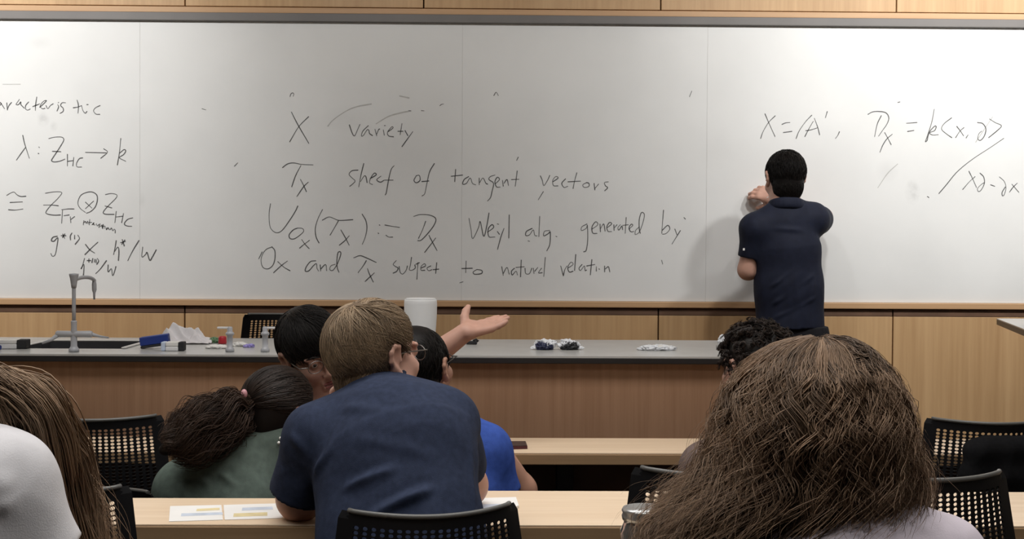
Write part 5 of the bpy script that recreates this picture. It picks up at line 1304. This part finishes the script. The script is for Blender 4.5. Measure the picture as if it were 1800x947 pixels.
# ================================================================== person with short dark curls
def curly():
    Y = 3.36
    root = thing('person', 'person with short dark curly hair and a taupe top, half hidden by curly brown hair', 'person', tuple(np.array([P_(1325, 900, Y)[0], Y, 0])))
    R = rotm(0.45, 0.0, 0.0); hd = Head(P_(1328, 650, Y+0.04), R, 0.96)
    nb = P_(1322, 738, Y)
    shL, shR = P_(1238, 822, Y), P_(1415, 815, Y)
    elL, wrL = P_(1215, 920, Y+0.08), np.array([P_(1290, 790, 3.64)[0], 3.64, TZ+0.035]); elR, wrR = P_(1450, 920, Y+0.08), np.array([P_(1400, 790, 3.64)[0], 3.64, TZ+0.035])
    B = Solid(); hd.build(B); hd.neck(B, nb, 0.05)
    B.chain([nb, P_(1325, 830, Y), P_(1328, 950, Y)], [0.048, 0.050, 0.050], 0.04).cone(shL, shR, 0.04, 0.04, 0.04)
    B.chain([shL, elL, wrL], [0.045, 0.038, 0.025], 0.02); B.chain([shR, elR, wrR], [0.045, 0.038, 0.025], 0.02)
    hand(B, wrL, (0.6, 0.6, 0), (0, 0, -1), False, 0.9); hand(B, wrR, (-0.6, 0.6, 0), (0, 0, -1), True, 0.9)
    add_mesh('body', B, M['skin'], root, 0.004, 2)
    S = Solid(); sp = [P_(1330, 1020, Y-0.05), P_(1328, 930, Y-0.03), P_(1326, 860, Y), P_(1324, 800, Y)]
    torso_shirt(S, sp, [0.145, 0.140, 0.142, 0.095], shL, shR, 0.054, (0, 0.95, -0.3), 0.68, P_(1323, 755, Y))
    sleeve(S, shL, tri_mix(shL, elL, 0.75), 0.060, 0.057); sleeve(S, shR, tri_mix(shR, elR, 0.75), 0.06, 0.057)
    add_mesh('top', S, M['taupe_tee'], root, 0.005, 2, wrinkle(0.004, 9, (1, 1, 0.6), 17))
    collar(root, hd, P_(1322, 746, Y), (0, 0.1, 1), 0.058, M['taupe_tee'], 0.008)
    legs(root, (sp[0][0], Y-0.05, 0.45), (0, 1, 0), m='jeans', thigh=0.40)
    rng = np.random.RandomState(7)
    cp = [((0, -0.014, 0.040), (0.084, 0.102, 0.092)), ((0, -0.046, -0.01), (0.072, 0.062, 0.075))]
    g = [cap(hd, cp, [((0, 0.066, 0.05), (0, 1, -0.40)), ((0, -0.03, -0.075), (0, 0.25, -1))], 0.0)]
    # springy curls standing off the skull
    n = 420; U = rng.normal(size=(n*3, 3)); U /= np.linalg.norm(U, axis=1, keepdims=True)
    c = np.array([0, -0.014, 0.036]); r = np.array([0.082, 0.102, 0.092]); p = U*r+c
    ok = ((p[:, 2] > 0.02) | (p[:, 1] < 0.0)) & (p[:, 2] > -0.055) & (p[:, 1] < 0.075+0.4*(p[:, 2]-0.05)); U = U[ok][:n]; n = len(U)
    per = 7; Pp = []; tn = []
    t = np.linspace(0, 1, 22)
    for u in U:
        a = nrm(np.cross(u, rng.normal(size=3))); b = np.cross(u, a); R0 = 0.006+0.006*rng.rand(); turns = (1.2+1.3*rng.rand())*6.28; ph = rng.rand()*6.28; ln = 0.016+0.018*rng.rand(); tv = rng.rand()
        dr = a*rng.normal()*0.012+b*rng.normal()*0.012+np.array([0, 0, -0.008])
        for k in range(per):
            j = rng.normal(size=3)*0.0018
            q = c+u*r+j+np.outer(t*ln, u)+np.outer(t*t, dr)+R0*np.minimum(1, t*3)[:, None]*(np.outer(np.cos(ph+turns*t), a)+np.outer(np.sin(ph+turns*t), b))
            Pp.append(q); tn.append(0.2+0.6*tv+0.2*rng.rand())
    Pp = hd.c+(np.array(Pp)*hd.s)@hd.R.T
    g.append(strands(Pp, 0.0011*(1-0.6*t[None]**2)*np.ones((len(Pp), 1)), np.array(tn)))
    hair_obj('hair', g, M['h_dark2'], root)
    hd.face_parts(root)
M['h_dark2'] = hairmat('black_brown_curls', (0.006, 0.004, 0.003), (0.030, 0.018, 0.013))
curly()
stool('low black stool under the person with short dark curls', P_(1330, 1020, 3.3)[0], 3.32, 0.34)

# ================================================================== person with the long curly brown hair, nearest row
def big_curls():
    Y = 1.66
    root = thing('person', 'person with very long curly brown hair and a pale lilac top in the right foreground', 'person', tuple(np.array([P_(1470, 900, Y)[0], Y-0.06, 0])))
    R = rotm(0.10, -0.10, 0.0); hd = Head(P_(1452, 765, Y+0.06), R, 0.98)
    nb = P_(1465, 885, Y)
    shL, shR = P_(1310, 1030, Y+0.02), P_(1650, 992, Y-0.02)
    elL = np.array([shL[0]-0.04, Y+0.10, 0.72]); elR = np.array([shR[0]+0.04, Y+0.08, 0.70]); wrL = np.array([shL[0]+0.08, Y+0.26, 0.715]); wrR = np.array([shR[0]-0.08, Y+0.26, 0.715])
    B = Solid(); hd.build(B); hd.neck(B, nb, 0.052)
    pv = np.array([nb[0], Y-0.12, 0.54])
    B.chain([nb, tri_mix(nb, pv, 0.4), pv], [0.048, 0.052, 0.055], 0.04).cone(shL, shR, 0.04, 0.04, 0.04)
    B.chain([shL, elL, wrL], [0.046, 0.038, 0.026], 0.02); B.chain([shR, elR, wrR], [0.046, 0.038, 0.026], 0.02)
    hand(B, wrL, (0.5, 0.7, 0), (0, 0, -1), False, 0.9); hand(B, wrR, (-0.5, 0.7, 0), (0, 0, -1), True, 0.9)
    add_mesh('body', B, M['skin'], root, 0.0042, 2)
    S = Solid(); sp = [pv, tri_mix(pv, nb, 0.4), tri_mix(pv, nb, 0.70), tri_mix(pv, nb, 0.88)]
    torso_shirt(S, sp, [0.145, 0.135, 0.140, 0.10], shL, shR, 0.050, (0, 0.95, -0.3), 0.68, nb+[0, 0, -0.03])
    sleeve(S, shL, tri_mix(shL, elL, 0.75), 0.058, 0.056); sleeve(S, shR, tri_mix(shR, elR, 0.75), 0.058, 0.056)
    q = lambda x, y: P_(x, y, Y-0.06)
    add_mesh('top', S, M['lilac_tee'], root, 0.005, 2, wrinkle(0.004, 9, (1, 1, 0.6), 21, [(q(1600, 915), q(1640, 960), 0.010, 0.006), (q(1560, 930), q(1590, 900), 0.008, 0.005)]))
    legs(root, (pv[0], pv[1], 0.51), (0, 1, 0), m='jeans')
    sil = [(598, 1444, 1474), (602, 1412, 1510), (613, 1377, 1536), (632, 1349, 1558), (660, 1322, 1582), (692, 1302, 1598), (720, 1290, 1607), (755, 1278, 1615), (793, 1267, 1622), (832, 1252, 1636), (860, 1230, 1640), (887, 1204, 1638), (920, 1170, 1620), (950, 1142, 1598), (1010, 1130, 1570), (1080, 1140, 1550)]
    prof = [(P_(1450, y, Y)[2], P_(a, y, Y)[0], P_(b, y, Y)[0]) for y, a, b in sil]
    prof = np.array(prof)
    zt = prof[0, 0]
    cx = hd.c[0]
    dep = lambda z: np.interp(-z, [-zt, -zt+0.01, -zt+0.05, -zt+0.12, -zt+0.22, -zt+0.40], [0.02, 0.055, 0.105, 0.135, 0.135, 0.10])
    rng = np.random.RandomState(8)
    g = []
    core = Solid()
    for (z, a, b) in prof[4::2]:
        w = (b-a)/2; core.ell(((a+b)/2, hd.c[1]-0.005, z-0.022), (w*0.78, dep(z)*0.72, 0.05), None, 0.03)
    core.cut((0, hd.c[1]+0.055, 0), (0, 1, 0))
    V, Q = core.mesh('core', 0.007, 2); g.append((V, Q, np.full(len(V), 0.02)))
    yc = hd.c[1]-0.01
    pin = prof.copy(); m_ = (pin[:, 1]+pin[:, 2])/2; h_ = (pin[:, 2]-pin[:, 1])/2
    pin[:, 1], pin[:, 2] = m_-h_*0.95, m_+h_*0.95
    g.append(envelope_hair(pin, yc, dep, 8200, rng, 44, 0.0009, 300, 0.0105, 26, (0.0, 0.55), (0.84, 1.0), 0.55, 0.4, 0.0025, part=0.15))  # inner locks tinted darker than the outer ones, shade put into the tint
    g.append(envelope_hair(pin, yc, dep, 3200, rng, 44, 0.0009, 170, 0.0125, 27, (0.15, 1.0), (0.96, 1.04), 0.55, 0.4, 0.003, part=0.3, frizz=0.003))
    g.append(scalp(hd, 2600, rng, 0.13, lambda p: np.stack([np.sign(p[:, 0]+0.01)*0.9, -0.7+0*p[:, 0], -0.5+0*p[:, 0]], 1), lambda p: (p[:, 2] > 0.06) & (p[:, 1] < 0.07), c=(0, -0.014, 0.036), r=(0.088, 0.108, 0.100), S=16, lift=0.14, rad=0.0009, jit=0.25, wave=1.3, wfreq=17, tint=(0.0, 0.5), clump=26, ear=False))
    g.append(envelope_hair(pin, yc, dep, 2400, rng, 30, 0.00036, 900, 0.015, 30, (0.5, 1.0), (0.98, 1.07), 0.55, 0.5, 0.006, part=0.7, frizz=0.016))
    hair_obj('hair', g, M['h_brown'], root)
    hd.face_parts(root)
big_curls()

# ================================================================== person in white with long straight hair, left edge
def left_woman():
    Y = 1.56
    root = thing('person', 'person in a white T-shirt with long straight light brown hair at the left edge', 'person', tuple(np.array([P_(-30, 900, Y)[0], Y-0.05, 0])))
    R = rotm(-0.12, -0.45, 0.05); hd = Head(P_(-32, 806, Y+0.22), R, 0.97)
    nb = P_(-25, 815, Y+0.08)
    shR, shL = P_(14, 846, Y), P_(-165, 858, Y)
    elR = P_(86, 1025, Y+0.02); elL = P_(-205, 1020, Y+0.02)
    wrR = np.array([elR[0]-0.06, Y+0.26, 0.72]); wrL = np.array([elL[0]+0.08, Y+0.26, 0.72])
    B = Solid(); hd.build(B); hd.neck(B, nb, 0.05)
    pv = np.array([nb[0], Y-0.10, 0.54])
    B.chain([nb, tri_mix(nb, pv, 0.4), pv], [0.048, 0.052, 0.055], 0.04).cone(shL, shR, 0.04, 0.04, 0.04)
    B.chain([shL, elL, wrL], [0.045, 0.038, 0.026], 0.02); B.chain([shR, elR, wrR], [0.045, 0.038, 0.026], 0.02)
    hand(B, wrL, (0.5, 0.7, 0), (0, 0, -1), False, 0.9); hand(B, wrR, (-0.5, 0.7, 0), (0, 0, -1), True, 0.9)
    add_mesh('body', B, M['skin'], root, 0.0042, 2)
    S = Solid(); sp = [pv, tri_mix(pv, nb, 0.45), P_(-62, 905, Y+0.0), P_(-50, 862, Y+0.02)]
    torso_shirt(S, sp, [0.135, 0.122, 0.098, 0.070], shL, shR, 0.042, (0, 0.9, -0.4), 0.72, P_(-20, 832, Y+0.05))
    sleeve(S, shR, P_(76, 975, Y+0.01), 0.045, 0.052); sleeve(S, shL, P_(-198, 970, Y+0.01), 0.050, 0.048)
    q = lambda x, y: P_(x, y, Y-0.06)
    add_mesh('t_shirt', S, M['white_tee'], root, 0.0045, 2, wrinkle(0.0035, 9, (1, 1, 0.6), 25, [(q(30, 790), q(36, 950), 0.004, 0.0025), (q(-15, 830), q(20, 868), 0.016, 0.006), (q(-5, 880), q(22, 895), 0.014, 0.006), (q(60, 830), q(95, 935), 0.012, 0.003)]))
    collar(root, hd, P_(-25, 792, Y+0.05), (0, 0.5, 1), 0.060, M['white_tee'], 0.009)
    legs(root, (pv[0], pv[1], 0.51), (0, 1, 0), m='jeans')
    rng = np.random.RandomState(9)
    Yh = Y+0.20
    cp = [((0, -0.014, 0.038), (0.084, 0.104, 0.094)), ((0, -0.05, -0.02), (0.072, 0.062, 0.08))]
    g = [cap(hd, cp, [((0, 0.07, 0.05), (0, 1, -0.45))], 0.2)]
    g.append(scalp(hd, 3500, rng, 0.16, lambda p: np.stack([np.sign(p[:, 0])*0.8, -0.25+0*p[:, 0], -0.9+0*p[:, 0]], 1), lambda p: (p[:, 2] > -0.03) & (p[:, 1] < 0.07+0.45*(p[:, 2]-0.05)), c=(0, -0.014, 0.036), r=(0.086, 0.106, 0.096), S=14, lift=0.05, rad=0.0011, jit=0.10, tint=(0.1, 0.7), clump=40))
    for cl, rd, n, lk in (([P_(26, 700, Yh-0.06), P_(66, 732, Yh-0.06), P_(92, 790, Yh-0.02), P_(112, 880, Yh), P_(140, 1000, Yh), P_(160, 1080, Yh)], [0.022, 0.036, 0.042, 0.042, 0.038, 0.025], 2600, 40),
                       ([P_(-20, 695, Yh-0.10), P_(26, 718, Yh-0.12), P_(60, 760, Yh-0.08), P_(88, 850, Yh-0.02), P_(115, 960, Yh), P_(130, 1060, Yh)], [0.030, 0.040, 0.040, 0.036, 0.034, 0.020], 2200, 34),
                       ([P_(-40, 700, Yh-0.10), P_(-20, 725, Yh-0.125), P_(0, 760, Yh-0.11), P_(40, 830, Yh-0.04)], [0.040, 0.050, 0.045, 0.03], 2200, 40),
                       ([P_(-80, 705, Yh-0.08), P_(-120, 740, Yh-0.08), P_(-140, 850, Yh), P_(-150, 1000, Yh)], [0.04, 0.045, 0.045, 0.03], 1500, 30)):
        g.append(bundle(cl, rd, n, rng, 28, 0.0009, 0.004, 7, (0.0, 0.9), lk, 0.35))
    g.append(bundle([P_(90, 730, Yh), P_(120, 800, Yh), P_(150, 880, Yh), P_(180, 960, Yh), P_(205, 1040, Yh)], [0.010, 0.020, 0.026, 0.030, 0.03], 160, rng, 24, 0.00045, 0.008, 8, (0.4, 1.0), 60, 0.4))
    hair_obj('hair', g, M['h_light'], root)
    hd.face_parts(root)
left_woman()
chair('black perforated swivel chair under the person with long curly brown hair', 1470, 1260, 1.38, 0.0, 0.80)
chair('black perforated swivel chair under the person in the white T-shirt', -30, 1260, 1.30, 0.0, 0.80)

# ================================================================== black jacket hung on the right chair
def jacket():
    Y = 3.38
    c = P_(1765, 775, Y)
    J = Solid()
    for dy in (-0.030, 0.11):
        J.cone(P_(1712, 792, Y+dy), P_(1850, 784, Y+dy), 0.026, 0.026, 0.03).cone(P_(1708, 838, Y+dy), P_(1860, 838, Y+dy), 0.03, 0.03, 0.03).cone(P_(1716, 800, Y+dy), P_(1704, 850, Y+dy), 0.024, 0.024, 0.03)
        for x in (1735, 1765, 1795, 1825): J.cone(P_(x, 792, Y+dy), P_(x, 870, Y+dy), 0.028, 0.026, 0.03)
    J.cone(P_(1716, 785, Y-0.02), P_(1716, 790, Y+0.10), 0.02, 0.02, 0.03)
    for x in (1740, 1770, 1800, 1830): J.cone(P_(x, 786, Y-0.02), P_(x, 790, Y+0.10), 0.018, 0.018, 0.03)
    V, Q = J.mesh('jacket', 0.006, 2, wrinkle(0.006, 12, (1, 1, 0.5), 31))
    o = link('jacket', np_mesh('jacket', V, Q), M['seat'])
    tag(o, 'black jacket draped over the chair back at the right edge of the picture', 'jacket')
jacket()
